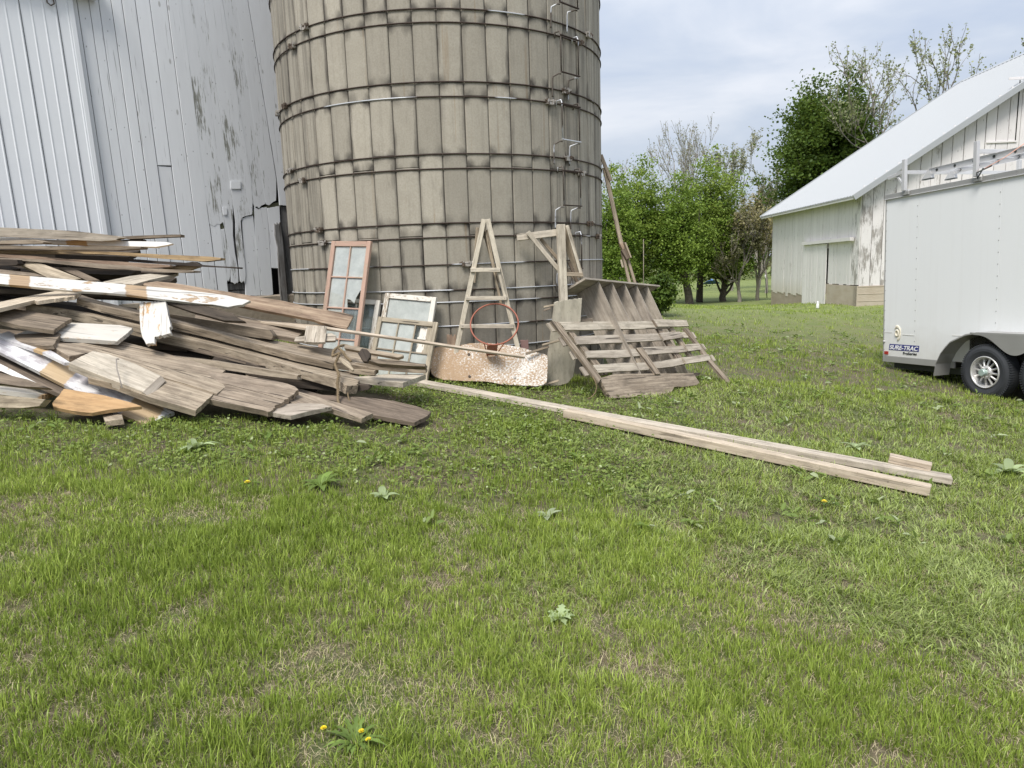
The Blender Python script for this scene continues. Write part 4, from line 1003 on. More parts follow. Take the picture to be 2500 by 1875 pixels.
sash('window_sash', (818, 727, 7.98), (930, 734, 7.76), (787, 925), 2, 1, M_['sash_white'], 'white-edged window sash tucked behind the tall pink sash', stile=.055, t=.045, clear=((0, 0), (1, 0)))
sash('window_sash', (811.8, 589, 7.90), (907.6, 590, 7.68), (770, 916), 2, 4, M_['sash_pink'], 'tall eight-pane window sash with faded pink frame and a broken pane', stile=.05, toprail=.056, broken=((1, 1),), clear=((1, 2),))
sash('window_sash', (942, 715.5, 7.76), (1066.7, 726.4, 7.57), (908, 920), 1, 1, M_['sash_white'], 'single-pane window sash with flaking white frame behind the six-pane sash', stile=.052, toprail=.055, extra=ex_third)
sash('window_sash', (925, 773.4, 7.66), (1070.6, 788, 7.43), (894, 926), 3, 2, M_['sash_grey'], 'bare grey six-pane window sash standing beside the rusty backboard', stile=.05, toprail=.05, botrail=.05, missing=((2, 0),), extra=ex_fourth)
# orchard ladder
al = thing('step_ladder', W(1190, 905, 7.5), 'weathered A-shaped wooden step ladder leaning on the silo behind the hoop', 'ladder')
fr = M_['frame']
A0, A1 = W(1182, 535, 7.60), W(1104, 905, 7.50); B0_, B1_ = W(1190.5, 535, 7.60), W(1277, 905, 7.50)
nA = (A1 - A0).cross(B1_ - A0).normalized(); nA = nA if nA.dot(EYE - A0) > 0 else -nA
stick('side_rail', A0, A1, .050, .026, nA, fr, al); stick('side_rail', B0_ + nA * .002, B1_ + nA * .002, .050, .026, nA, fr, al)
for z in (440, 630, 820):
    a = {440: (412, 613), 630: (378, 656), 820: (342, 703)}[z]; p0 = OP(1000 + a[0] / 2.765, 500 + z / 2.765, A0 + nA * .026, nA); p1 = OP(1000 + a[1] / 2.765, 500 + z / 2.765, A0 + nA * .026, nA)
    st = stick('step', p0, p1, .042, .022, nA, fr, al)
    for p in (p0.lerp(p1, .05), p0.lerp(p1, .95)):
        V, Fc = tube_data([p + nA * .011, p + nA * .0125], .004, 6); nb = link('nail', mesh('nail', [v - p for v in V], Fc), M_['lug'], None, Matrix.Translation(p)); par(nb, st)
stick('top_block', W(1181, 545, 7.62), W(1181.5, 566, 7.62), .04, .05, nA, M_['dim'], al)
stick('rear_leg', W(1165.5, 555, 7.66), W(1157, 690, 7.70), .034, .022, nA, M_['grey'], al); stick('rear_leg', W(1181, 562, 7.65), W(1216, 690, 7.68), .034, .022, nA, M_['grey'], al)
stick('rear_leg', W(1187, 562, 7.63), W(1224, 745, 7.60), .030, .022, nA, M_['grey'], al)
# basketball backboard with its hoop
pb = plane3((1083, 930, 7.40), (1310, 942, 7.34), (1146, 838, 7.53))
bb = thing('basketball_backboard', OP(1200, 935, *pb), 'rusty tan fan-shaped basketball backboard flecked with white, red hoop on top', 'backboard')
slab('board', q(11, (180, 940), (300, 922), (600, 900), (700, 874), (850, 868), (1010, 876), (1230, 900), (1450, 945), (1600, 1000), (1700, 1012), (1745, 1040), (1757, 1110), (1740, 1405), (1690, 1440), (1600, 1456), (1300, 1438), (1130, 1432), (1000, 1400), (900, 1383), (650, 1384), (350, 1372), (230, 1330), (185, 1285), (172, 1200), (166, 1080)), pb, .02, M_['board'], bb, axis=Vector((1, -.03, 0)), jag=.003, bev=.004)
rc = W(1207, 791, 7.40); rt = math.radians(36)
hx = Vector((1, 0, .02)).normalized(); hy = Vector((0, math.sin(rt), math.cos(rt)))
rp_ = [rc + hx * math.cos(a) * .247 + hy * math.sin(a) * .247 for a in [2 * math.pi * k / 56 for k in range(57)]]
tube('hoop', rp_, .0085, M_['rim'], bb, 8)
bt = rc - hy * .247 - hx * .022; bo = OP(1200, 868, *pb) + pb[1] * .015
mb = MB(); Mx = frame(bo - bt, (bo - bt).cross(hx), (bo + bt) / 2); mb.box((0, 0, 0), ((bo - bt).length, .10, .006), Mx)
for s in (-1, 1): mb.box((0, .05 * s, -.012), ((bo - bt).length, .006, .03), Mx)
mb.build('hoop_bracket', M_['rim'], bb)
for s in (-1, 1): tube('hoop_brace', [bo + hx * (.045 * s) - Z3 * .005, bt + hx * (.11 * s + .022) + hy * .035], .006, M_['rim'], bb, 6)
for px, py in q(11, (690, 1025), (700, 1322), (1310, 1335)):
    p = OP(px, py, *pb); n = pb[1]; mb = MB()
    v, f = tube_data([p, p + n * .004], .016, 14); mb.add(v, f); v, f = tube_data([p + n * .004, p + n * .012], .008, 10); mb.add(v, f)
    mb.build('bolt', M_['lug'], bb, origin=p)
# grey plywood standing on end with its cleats
pp = plane3((1335, 948, 7.46), (1400, 940, 7.50), (1350, 730, 7.74))
pw_ = thing('plywood_panel', OP(1365, 945, *pp), 'tall grey plywood panel with a rounded foot standing beside the backboard', 'panel')
slab('sheet', q(10, (952, 645), (975, 634), (1060, 622), (1135, 612), (1138, 800), (1128, 1090), (1121, 1180), (1092, 1224), (1050, 1242), (985, 1246), (918, 1250), (926, 1150), (934, 1020), (943, 900)), pp, .014, M_['ply'], pw_, axis=Vector((0, .1, -1)))
for (a, b), w_ in (((905, 690), (1030, 666)), .022), ((((905, 714)), (950, 698)), .016), ((((880, 1222)), (1006, 1187)), .022):
    pa = OP(1000 + a[0] / 2.765, 500 + a[1] / 2.765, pp[0] + pp[1] * .012, pp[1]); pb_ = OP(1000 + b[0] / 2.765, 500 + b[1] / 2.765, pp[0] + pp[1] * .012, pp[1])
    stick('cleat', pa, pb_, w_, .02, pp[1], M_['grey'], pw_)
for i, (a, b, Y, w_) in enumerate((((785, 1006), (940, 958), 7.40, .022), ((895, 948), (1015, 915), 7.43, .020))):
    ob = stick('split_lath', W(1000 + a[0] / 2.765, 500 + a[1] / 2.765, Y), W(1000 + b[0] / 2.765, 500 + b[1] / 2.765, Y + .05), w_, .018, Vector((0, -1, .4)), M_['dim'] if i == 0 else M_['grey'])
    tag(ob, ['dark split lath poking out over the top of the backboard', 'short grey lath lying above the dark lath at the plywood edge'][i], 'lath')
tag(slab('board_end', q(11, (1380, 832), (1490, 826), (1502, 1000), (1395, 990)), plane3((1270, 850, 7.58), (1290, 850, 7.58), (1280, 830, 7.62)), .03, M_['brick_red'], None, Z3, 'faded red board end standing behind the backboard', 'board'))
tag(slab('splintered_stub', q(11, (388, 766), (410, 752), (430, 770), (455, 752), (472, 800), (490, 758), (508, 760), (516, 800), (520, 960), (400, 960)), plane3((1095, 840, 7.52), (1112, 840, 7.52), (1100, 820, 7.55)), .04, M_['brown'], None, Z3, 'splintered brown board stub behind the left top of the backboard', 'board'))
# bench-end frame
be = thing('trestle_frame', W(1374, 800, 7.9), 'pale wooden trestle end with arm and braces leaning on the silo', 'trestle')
nF = Vector((.05, -1, .12)).normalized()
stick('post', W(1368.5, 549, 7.80), W(1378, 800, 7.72), .088, .045, Vector((.25, -1, .1)), fr, be)
stick('arm', W(1262, 580, 7.78), W(1364, 567.5, 7.84), .072, .03, nF, fr, be)
stick('brace', W(1288, 566, 7.755), W(1363, 658, 7.80), .046, .022, nF, fr, be)
stick('brace', W(1320, 583, 7.86), W(1412, 690, 7.90), .036, .022, nF, M_['grey'], be)
pr_ = plane3((1382, 552, 7.86), (1420, 675, 7.80), (1384, 640, 7.95))
slab('gusset', q(10, (1048, 140), (1066, 141), (1167, 490), (1135, 492), (1062, 330), (1050, 300)), pr_, .022, M_['grey'], be)
stick('leg', W(1384, 551, 7.845), W(1421, 678, 7.79), .030, .024, nF, fr, be)
stick('rung', W(1378, 669.5, 7.76), W(1423, 671, 7.78), .040, .02, nF, M_['grey'], be)
stick('brace', W(1389, 640, 7.88), W(1410, 690, 7.88), .034, .02, nF, M_['dim'], be)
# bank of bins tipped against the silo
bO = W(1461, 688, 8.05); bL = Vector((.52, .85, -.075)).normalized(); bB = Vector((-.768, .443, -.461)); bB = (bB - bL * bB.dot(bL)).normalized(); bF = bL.cross(bB); bF = bF if bF.z < 0 else -bF
bins = thing('bin_rack', bO + bF * 1.2, 'grey wooden rack of tall bins tipped back, open front up', 'rack')
def bq(name, pts, thick, nrm, mat):              # pts as (along, front->back, down)
    Wp = [bO + bL * a + bB * b + bF * c for a, b, c in pts]; o = Wp[0]; k = len(pts)
    V = [p - o for p in Wp] + [p + nrm * thick - o for p in Wp]
    Fc = [tuple(range(k)), tuple(range(2 * k - 1, k - 1, -1))] + [(i, i + k, (i + 1) % k + k, (i + 1) % k) for i in range(k)]
    me = mesh(name, V, Fc); M = frame(bF if abs(bF.dot(nrm)) < .9 else bL, nrm, o); Mi = M.to_3x3().inverted()
    for v in me.vertices: v.co = Mi @ v.co
    bm = bmesh.new(); bm.from_mesh(me); bmesh.ops.recalc_face_normals(bm, faces=bm.faces[:]); bm.to_mesh(me); bm.free()
    return link(name, me, mat, bins, M)
L0, L1, DB, HB = -.36, 1.97, .30, 1.30
bq('top_board', [(L0, -.02, -.004), (L1, -.02, -.004), (L1, DB + .02, -.004), (L0, DB + .02, -.004)], .022, -bF, M_['bin'])
bq('top_strip', [(L0 + .03, DB - .01, -.028), (L1, DB - .01, -.028), (L1, DB + .035, -.028), (L0 + .03, DB + .035, -.028)], .018, -bF, M_['grey'])
for k in range(5): bq('divider', [(.38 * k, .0, .0), (.38 * k, DB, .0), (.38 * k, DB, HB), (.38 * k, .0, HB)], .018, bL, M_['bin'])
bq('shelf', [(.0, .02, HB - .05), (1.55, .02, HB - .05), (1.55, DB, HB - .05), (.0, DB, HB - .05)], .02, bF, M_['dim'])
tag(stick('grey_lath', W(1412, 780, 7.62), W(1446, 782, 7.75), .04, .02, Vector((0, -1, .3)), M_['dim']), 'short grey board between the plywood and the bin rack', 'board')
# slatted frame lying in front
sG0, sG1 = G(1494, 979), G(1787, 932); sT = W(1346, 783, 7.34)
sP = sG0; sN = (sG1 - sG0).cross(sT - sG0).normalized(); sN = sN if sN.dot(EYE - sG0) > 0 else -sN
slf = thing('slatted_frame', sG0, 'grey slatted wooden frame leaning against the bin rack, wide board at its foot', 'frame')
def sl(name, pts, off, t, mat): return slab(name, q(9, *pts), (sP + sN * off, sN), t, mat, slf)
sv = M_['silver']
sl('rail', [(120, 106), (205, 122), (350, 330), (520, 540), (682, 742), (655, 800), (500, 600), (300, 330)], .045, .03, M_['grey'])
sl('rail', [(652, 790), (690, 800), (760, 905), (830, 985), (800, 1012), (725, 905)], -.012, .03, M_['dim'])
sl('slat', [(212, 118), (800, 114), (1280, 110), (1460, 180), (1450, 188), (700, 203), (282, 212)], .015, .02, sv)
sl('slat', [(380, 282), (860, 262), (1340, 250), (1385, 325), (900, 352), (412, 372)], .015, .02, sv)
sl('slat', [(500, 442), (800, 436), (1080, 418), (1130, 500), (850, 522), (530, 522)], .015, .02, sv)
sl('slat', [(590, 602), (900, 580), (1180, 575), (1225, 640), (1215, 658), (900, 672), (652, 692)], .015, .02, sv)
sl('slat', [(1150, 402), (1400, 395), (1608, 385), (1650, 456), (1420, 470), (1205, 490)], .013, .02, sv)
sl('slat', [(1240, 566), (1420, 548), (1588, 520), (1632, 590), (1480, 622), (1312, 642)], .013, .02, sv)
sl('slat', [(1268, 92), (1640, 96), (1668, 166), (1322, 172)], .038, .02, sv)
sl('slat', [(1336, 242), (1450, 232), (1568, 226), (1612, 290), (1390, 326)], .038, .02, sv)
sl('slat', [(1556, 236), (1640, 232), (1692, 292), (1600, 298)], .013, .02, sv)
sl('slat', [(1618, 372), (1786, 362), (1812, 430), (1664, 450)], .036, .02, sv)
sl('slat', [(1596, 516), (1760, 496), (1890, 480), (1916, 546), (1640, 590)], .036, .02, sv)
sl('slat', [(1270, 90), (1262, 96), (1310, 170), (1322, 172)], .037, .02, M_['dim'])
sl('mid_rail', [(1080, 412), (1140, 402), (1250, 560), (1352, 702), (1290, 704)], .037, .022, M_['grey'])
sl('rail', [(1608, 190), (1662, 190), (1800, 385), (1960, 590), (2152, 796), (2092, 794), (1890, 560), (1740, 355)], .034, .03, M_['grey'])
for pts in ([(310, 225), (365, 225), (760, 705), (690, 712)], [(872, 205), (925, 205), (1150, 575), (1095, 580)], [(1290, 160), (1340, 160), (1640, 590), (1580, 600)], [(1440, 180), (1490, 180), (1720, 500), (1670, 500)]):
    sl('cross_rail', pts, -.008, .03, M_['grey'])
for pts in ([(68, 132), (112, 126), (192, 218), (138, 226)], [(205, 292), (240, 286), (318, 378), (262, 386)], [(330, 450), (350, 440), (415, 532), (378, 540)], [(442, 628), (480, 620), (560, 714), (508, 724)]):
    sl('slat_end', pts, .008, .02, sv)
for pts in ([(1700, 232), (1722, 236), (1760, 298), (1742, 300)], [(1800, 362), (1830, 366), (1870, 426), (1850, 428)], [(1915, 486), (1935, 490), (1975, 552), (1955, 556)]): sl('slat_end', pts, .006, .02, sv)
sl('foot_board', [(668, 752), (760, 725), (830, 706), (1000, 702), (1240, 700), (1500, 698), (1720, 696), (1750, 750), (1788, 802), (1760, 830), (1600, 850), (1535, 842), (1500, 850), (1480, 900), (1440, 920), (1350, 958), (1000, 968), (800, 976), (740, 890), (700, 820)], .018, .03, M_['grey'])
sl('splinter', [(1690, 690), (1815, 690), (1750, 730), (1700, 730)], -.05, .02, M_['rot_and_shade'])
cd = [W(x, y, 7.15) for x, y in q(9, (585, 735), (615, 790), (630, 850), (618, 910), (580, 960))] + [G(*q(9, (525, 988)))]
tag(tube('cord', cd, .006, M_['rope'], None, 6), 'thin frayed cord hanging from the left rail of the slatted frame', 'cord')
# tall pole of nailed laths against the far side of the silo
po = thing('lath_pole', W(1572, 800, 9.0), 'tall pole of nailed grey laths leaning on the right side of the silo', 'pole')
zz = lambda x, y: (1430 + x / 4.485, 350 + y / 4.485)
def pY(py): return 9.42 - (py - 372) / 430 * .42
def ps(name, a, b, w_, t_, mat, dy=0): 
    a = zz(*a); b = zz(*b); return stick(name, W(a[0], a[1], pY(a[1]) + dy), W(b[0], b[1], pY(b[1]) + dy), w_, t_, Vector((.25, -1, .1)), mat, po)
ps('shaft', (205, 270), (388, 1100), .050, .03, M_['grey'])
ps('lath', (112, 98), (162, 240), .050, .015, M_['pale'], -.03); ps('lath', (165, 125), (275, 410), .045, .022, M_['dim'], -.025); ps('lath', (200, 280), (265, 455), .03, .02, M_['rot_and_shade'], .02)
ps('block', (392, 1095), (420, 1160), .065, .05, M_['brown'], -.03); ps('block', (412, 1160), (470, 1262), .075, .05, M_['dim'], -.03); ps('lath', (428, 1090), (492, 1255), .02, .04, M_['grey'], -.06)
ps('lath', (395, 1180), (488, 1560), .034, .03, M_['grey']); ps('lath', (455, 1255), (548, 1560), .034, .03, M_['grey'], .02); ps('lath', (385, 1275), (405, 1360), .02, .02, M_['pale'], -.02)
ps('lath', (488, 1560), (600, 2050), .034, .03, M_['grey']); ps('lath', (548, 1560), (650, 2050), .034, .03, M_['grey'], .02)
# ------------------------------------------------------------------ timbers lying in the grass
def beam(name, L, R, w_, t_, mat, label, lift=.016, back=True):
    A = G(*L); B = G(*R); d = (B - A).normalized(); side = Vector((-d.y, d.x, 0)).normalized(); side = side if side.y > 0 else -side
    up_ = d.cross(side); up_ = up_ if up_.z > 0 else -up_
    A2_ = A + side * (w_ / 2) + up_ * (t_ / 2 + lift); B2_ = B + side * (w_ / 2) + up_ * (t_ / 2 + lift)
    ob = stick(name, A2_, B2_, w_, t_, up_, mat, None, bev=.005); tag(ob, label, 'timber')
    FOOT.append([tuple((p + side * k).xy) for p, k in ((A, -.035), (B, -.035), (B, w_ - .005), (A, w_ - .005))]); return ob, up_, side, d
beam('beam', (1003, 945), (2322, 1190), .135, .05, M_['frame'], 'longest pale beam lying in the grass, from the pile to the right')
bm2 = beam('beam', (1373, 1024), (2268, 1219), .10, .07, M_['pale'], 'shorter pale beam lying along the front of the longest beam')
bk = q(0, (0, 0)); P_ = G(2225, 1168); d_ = bm2[3]
ob = stick('wood_block', G(2168, 1150) + Z3 * .092 + bm2[2] * .06, G(2272, 1172) + Z3 * .088 + bm2[2] * .05, .10, .055, Z3, M_['pale']); tag(ob, 'short split wood block lying on the end of the longest beam', 'block')
# ------------------------------------------------------------------ the pile of salvaged lumber
q1 = q
def q(i, *pts):
    x0, y0, s = _ZM[i]; return [(x0 + a / s, y0 + b / s) for a, b in pts]
GP = 'salvaged boards of the lumber pile'
def pl(A, B, C): return plane3(A, B, C)
def B(name, pts, pln, t, mat, label, cat='board', foot=False, axis=None):
    worn = any(k in label for k in ('splinter', 'broken', 'frayed', 'crumbl', 'rotten', 'decayed', 'split', 'ragged', 'chewed', 'blackened'))
    return slab(name, pts, pln, t, mat, None, axis, label, cat, GP, foot, rag=.014 if worn else .004)
def F(Y0, Y1, lean=.25):                         # a face that looks at us: depth Y0 at pixel x=0 and Y1 at x=700, tipped back
    a = W(0, 700, Y0); b = W(700, 700, Y1); X = (b - a).normalized(); up_ = Vector((0, 0, 1)); n = X.cross(up_); n = n if n.dot(EYE - a) > 0 else -n
    n = (n.normalized() + Vector((0, 0, 1)) * lean).normalized(); return a, n
def off(pln, d): return pln[0] + pln[1] * d, pln[1]
m = M_
# top layer, seen almost edge-on
B('timber', q(1, (-500, 80), (0, 105), (650, 135), (1250, 165), (1700, 215), (1950, 245), (2070, 278), (1940, 300), (1990, 322), (1700, 338), (1000, 300), (0, 256), (-500, 240)), F(7.0, 7.3, .02), .13, m['silver'], 'thick grey split timber lying along the very top of the pile', 'timber')
B('board', q(2, (240, 262), (900, 234), (1180, 226), (1320, 224), (1322, 264), (1100, 268), (950, 276), (430, 305)), F(7.2, 7.5, .02), .12, m['dim'], 'thin dark board sticking out to the right behind the top timber')
B('board', q(2, (300, 316), (660, 304), (662, 342), (300, 346)), F(7.25, 7.5, .02), .12, m['rot_and_shade'], 'short dark board end under the top timber')
wt = painted('white_paint_split_end', (.68, .66, .62), (.56, .38, .19), (.36, .22, .10), cover=.66, bands=((-.15, .10),), end=1.22, var=.02, soil=.2); m['wt'] = wt
B('board', [*q(1, (-500, 250), (0, 268), (1000, 318)), *q(2, (350, 336), (1040, 350), (1110, 356), (1190, 378), (1100, 400), (905, 434), (0, 412)), *q(1, (760, 372), (-500, 330))], F(6.95, 7.15, .5), .026, wt, 'white painted board with a yellow split end near the top of the pile')
B('board', q(1, (-500, 350), (0, 330), (590, 312), (740, 350), (722, 378), (0, 388), (-500, 398)), F(6.8, 7.0, .02), .14, m['grey'], 'grey board with a square end at the left, below the white top board')
B('board', [*q(1, (-500, 416), (800, 418), (1500, 420)), *q(2, (400, 440), (655, 430), (650, 466), (400, 478), (170, 490)), *q(1, (1000, 484), (-500, 456))], F(6.75, 7.0, .02), .16, m['dim'], 'narrow grey board with a dark frayed end under the white top board')
B('board', [*q(1, (-500, 474), (1500, 500)), *q(2, (0, 510), (700, 545), (1300, 574), (1820, 598), (2000, 620), (1994, 652), (1900, 660), (1700, 684), (900, 624), (0, 556)), *q(1, (-500, 540))], F(6.95, 7.25, .02), .16, m['fresh'], 'yellowish split board pointing right with a blackened tip')
B('board', [*q(2, (-800, 560), (0, 602), (1250, 692), (1400, 706), (1520, 682), (1620, 738), (2300, 776), (2292, 802), (1650, 766), (1250, 742), (0, 648), (-800, 610))], F(6.85, 7.15, .02), .17, m['rot_and_shade'], 'long blackened board reaching farthest right in the upper pile')
B('board', [*q(1, (-500, 530), (500, 582), (1100, 642)), *q(2, (60, 668), (780, 714), (1145, 744), (1138, 776), (800, 790), (440, 772), (0, 720)), *q(1, (1000, 680), (-500, 575))], F(6.78, 7.0, .02), .18, m['brown'], 'reddish brown board in the dark gap of the upper pile')
B('board', [*q(1, (-500, 588), (600, 642), (2070, 746)), *q(2, (650, 792), (1000, 806), (1430, 826), (1540, 838), (1538, 866), (1280, 872), (600, 832), (0, 800)), *q(1, (900, 712), (0, 640), (-500, 620))], F(6.62, 6.85, .02), .20, m['grey'], 'long grey board with a splintered edge under the blackened one')
B('board', q(2, (960, 812), (1240, 742), (1600, 726), (1662, 760), (1480, 820), (1060, 836)), F(6.95, 7.1, .3), .03, m['fresh'], 'split board end pointing right below the blackened board')
B('board', [*q(1, (1700, 1040), (1750, 1018)), *q(2, (450, 925), (800, 884), (1285, 864), (1200, 902), (820, 985), (520, 1066), (300, 1048))], pl((300, 690, 6.35), (420, 665, 6.9), (360, 670, 6.72)), .03, m['silver'], 'grey board slanting up to the right above the long white plank')
B('brace', q(1, (330, 718), (500, 672), (760, 736), (1370, 968), (1250, 990), (800, 950)), F(6.5, 6.6, .8), .05, m['grey'], 'tan brace slanting down to the right in the upper left hollow', 'board')
B('brace', q(1, (980, 786), (1180, 768), (1690, 1000), (1480, 1010)), F(6.62, 6.7, .6), .04, m['dim'], 'dim brace slanting beside the tan brace in the hollow', 'board')
B('beam_end', q(1, (-400, 640), (100, 642), (285, 652), (282, 742), (100, 748), (-400, 735)), F(6.55, 6.7, .02), .20, m['rot_and_shade'], 'rotten square beam end at the left edge of the upper hollow', 'timber')
B('board', q(1, (-500, 780), (0, 812), (560, 870), (780, 936), (0, 884), (-500, 850)), F(6.42, 6.6, .7), .03, m['dim'], 'dim board just above the left end of the long white plank')
# the long white plank and the brown plank behind it
lw = painted('long_white_paint', (.58, .565, .53), (.42, .29, .16), (.24, .155, .085), cover=.60, bands=((-1.03, .080), (-.105, .085)), end=1.02, var=.02, soil=.35); m['lw'] = lw
W1 = pl((0, 712, 5.95), (560, 742, 6.15), (100, 672, 6.09))
B('plank', [*q(1, (-500, 850), (0, 885)), *q(2, (0, 1030), (1000, 1122), (2074, 1246)), *q(5, (240, 292), (420, 335), (540, 352), (630, 372), (560, 400), (500, 442), (400, 450), (250, 482), (0, 432)), *q(2, (1700, 1396), (1000, 1312), (400, 1236), (0, 1202)), *q(1, (1300, 1180), (400, 1090), (0, 1058), (-500, 1026))], W1, .032, lw, 'long white painted plank with bare bands across the middle of the pile', 'plank')
B('plank', [*q(2, (560, 1060), (920, 1012), (1250, 1050), (1900, 1160)), *q(5, (0, 190), (540, 272), (1200, 380), (1700, 498)), *q(7, (400, 22), (575, 70), (530, 160), (455, 298), (300, 268), (0, 180)), *q(5, (1700, 692), (1000, 562), (450, 452), (0, 350)), *q(2, (900, 1120))], pl((520, 735, 6.50), (845, 800, 6.62), (700, 735, 6.66)), .04, m['brown'], 'brown stained plank ending squarely before the window sashes', 'plank')
h1 = painted('hanging_white_paint', (.60, .575, .53), (.52, .33, .155), (.34, .19, .08), cover=.565, end=.20, var=.02, soil=.5); m['h1'] = h1
B('plank', [*q(2, (560, 1290), (1015, 1280)), *q(4, (925, 0), (990, 215), (965, 240), (1000, 330), (940, 345), (880, 368), (760, 376), (775, 490), (745, 480), (715, 488), (690, 480), (650, 502), (620, 440), (585, 385), (545, 260), (505, 30))], pl((345, 840, 5.78), (410, 800, 5.86), (360, 730, 6.10)), .032, h1, 'short white plank hanging forward with a broken orange end', 'plank', axis=Vector((.35, -1, -.8)))
B('board', [*q(1, (-500, 1480), (0, 1362), (500, 1260), (930, 1180), (1360, 1192), (1250, 1270), (900, 1310), (640, 1346), (560, 1336), (0, 1470), (-500, 1590))], pl((0, 745, 5.72), (180, 722, 6.05), (60, 730, 5.98)), .03, m['pale'], 'pale board with a yellow broken edge slanting up at the left')
B('plank', [*q(1, (-500, 1500), (150, 1462), (740, 1560), (1215, 1640)), *q(3, (1042, 100), (900, 180), (775, 272), (300, 206), (0, 140), (-420, 80))], pl((0, 783, 5.60), (130, 806, 5.62), (175, 777, 5.92)), .035, m['dim'], 'wide dusty grey plank with a dark sawn end at the left', 'plank')
wf = painted('flat_white_paint', (.64, .605, .54), (.56, .38, .20), (.36, .22, .11), cover=.60, end=.245, var=.02, soil=.6, scale=1.6); m['wf'] = wf
B('board', [*q(3, (800, 292), (1010, 160), (1745, 198)), *q(4, (270, 206), (440, 240), (340, 330), (215, 430)), *q(3, (860, 376))], pl((150, 826, 5.66), (285, 833, 5.70), (170, 787, 5.98)), .035, wf, 'short flaking white board lying flat with a sawn right end')
B('board', q(3, (200, 345), (470, 250), (820, 290), (690, 330)), pl((60, 815, 5.74), (130, 812, 5.74), (80, 802, 5.84)), .03, m['white_board'], 'sliver of white board showing under the wide dusty plank')
B('board', q(3, (90, 350), (270, 328), (842, 302), (880, 322), (820, 410), (768, 490), (612, 494), (300, 440)), pl((100, 842, 5.50), (130, 840, 5.51), (145, 811, 5.74)), .035, m['dim'], 'dark grey board end between the two white boards at the left')
d1 = painted('narrow_white_paint', (.68, .665, .655), (.56, .40, .22), (.42, .28, .14), cover=.66, bands=((-.50, .09), (.22, .05)), grey=(.46, .435, .44), var=.02); m['d1'] = d1
B('board', q(3, (-300, 200), (0, 325), (125, 285), (780, 590), (1020, 738), (930, 738), (650, 602), (0, 378), (-300, 270)), pl((0, 822, 5.62), (150, 884, 5.32), (60, 825, 5.68)), .025, d1, 'narrow white board with a tan end above the wide white one')
d2 = painted('wide_white_paint', (.68, .67, .665), (.56, .43, .27), (.43, .31, .18), cover=.645, bands=((-.20, .115), (.56, .125), (1.02, .03)), grey=(.43, .405, .415), var=.02, soil=.2); m['d2'] = d2
B('plank', [*q(3, (-350, 290), (0, 405), (560, 590), (1000, 745), (1600, 1050)), *q(4, (400, 1180), (700, 1310), (1045, 1456), (900, 1520), (760, 1590), (600, 1626), (220, 1472)), *q(3, (1080, 1140), (520, 850), (0, 590), (-350, 430))], pl((0, 858, 5.46), (352, 1033, 5.16), (426, 1005, 5.34)), .03, d2, 'wide white plank with bare bands sloping down into the grass', 'plank', foot=True)
# broad tan planks in front
f1 = pl((170, 884, 5.28), (350, 956, 5.22), (228, 856, 5.52))
B('plank', [*q(3, (1000, 745), (1175, 656), (1350, 572)), *q(4, (100, 620), (480, 760), (845, 930), (720, 1040), (590, 1160), (0, 940))], f1, .06, m['frame'], 'thick clean tan plank lying on the broad planks', 'plank')
cl = B('cleat', q(4, (845, 928), (918, 1004), (800, 1130), (682, 1252), (582, 1166)), pl((350, 956, 5.212), (393, 916, 5.45), (362, 971, 5.20)), .02, m['silver'], 'grey end block set across the end of the thick tan plank', 'block')
f2 = pl((250, 900, 5.40), (480, 960, 5.40), (460, 880, 5.86))
B('plank', [*q(3, (700, 470)), *q(4, (300, 436), (620, 520), (800, 574), (1300, 716), (1785, 850), (1700, 915), (1622, 965), (900, 806), (0, 560)), *q(3, (1000, 650))], f2, .05, m['grey'], 'broad tan plank with a notched right end, hindmost of the front three', 'plank')
B('plank', q(4, (-100, 540), (900, 812), (1618, 968), (1842, 1044), (1750, 1115), (1655, 1190), (1170, 1036), (0, 720)), off(f2, .004), .05, m['grey'], 'broad tan plank with a long crack, middle one of the front three', 'plank')
B('plank', q(4, (-200, 690), (250, 790), (1165, 1046), (1612, 1190), (1480, 1310), (1352, 1434), (690, 1245), (200, 1060), (-200, 960)), off(f2, -.006), .05, m['grey'], 'broad tan plank nearest the grass of the front three', 'plank')
g1 = pl((530, 985, 5.36), (645, 1005, 5.34), (700, 938, 5.74))
gp = [*q(6, (-500, 560), (250, 588), (700, 660), (1000, 715), (1180, 755), (1300, 800), (1330, 835), (1360, 855), (1310, 885), (1290, 925), (1240, 945), (1225, 965)), *q(6, (1130, 1012), (560, 850), (270, 775), (-500, 640))]
B('plank', gp, g1, .05, m['grey'], 'split plank with a crumbling yellow tip, right of the front three', 'plank')
B('plank', q(6, (-500, 652), (270, 785), (560, 860), (1128, 1020), (1020, 1090), (940, 1180), (870, 1206), (810, 1182), (100, 1036), (-500, 900)), off(g1, -.003), .05, m['grey'], 'lower half of the split plank, its end broken over the grass', 'plank')
B('board', q(6, (700, 1180), (880, 1120), (1300, 1062), (1720, 1075), (1884, 1118), (1500, 1200), (1235, 1266), (880, 1206)), pl((650, 1010, 5.36), (712, 1015, 5.32), (790, 988, 5.55)), .035, m['silver'], 'light grey board end lying on the grass at the pile front', foot=True)
B('board', [(600, 900), (650, 922), (723, 955), (780, 970), (832, 985), (911, 1009), (883, 1021), (810, 998), (720, 985), (600, 940)], pl((720, 984, 5.58), (883, 1020, 5.42), (911, 1009, 5.55)), .04, m['grey'], 'narrow grey plank lying on the ground under the hanging rope', foot=True)
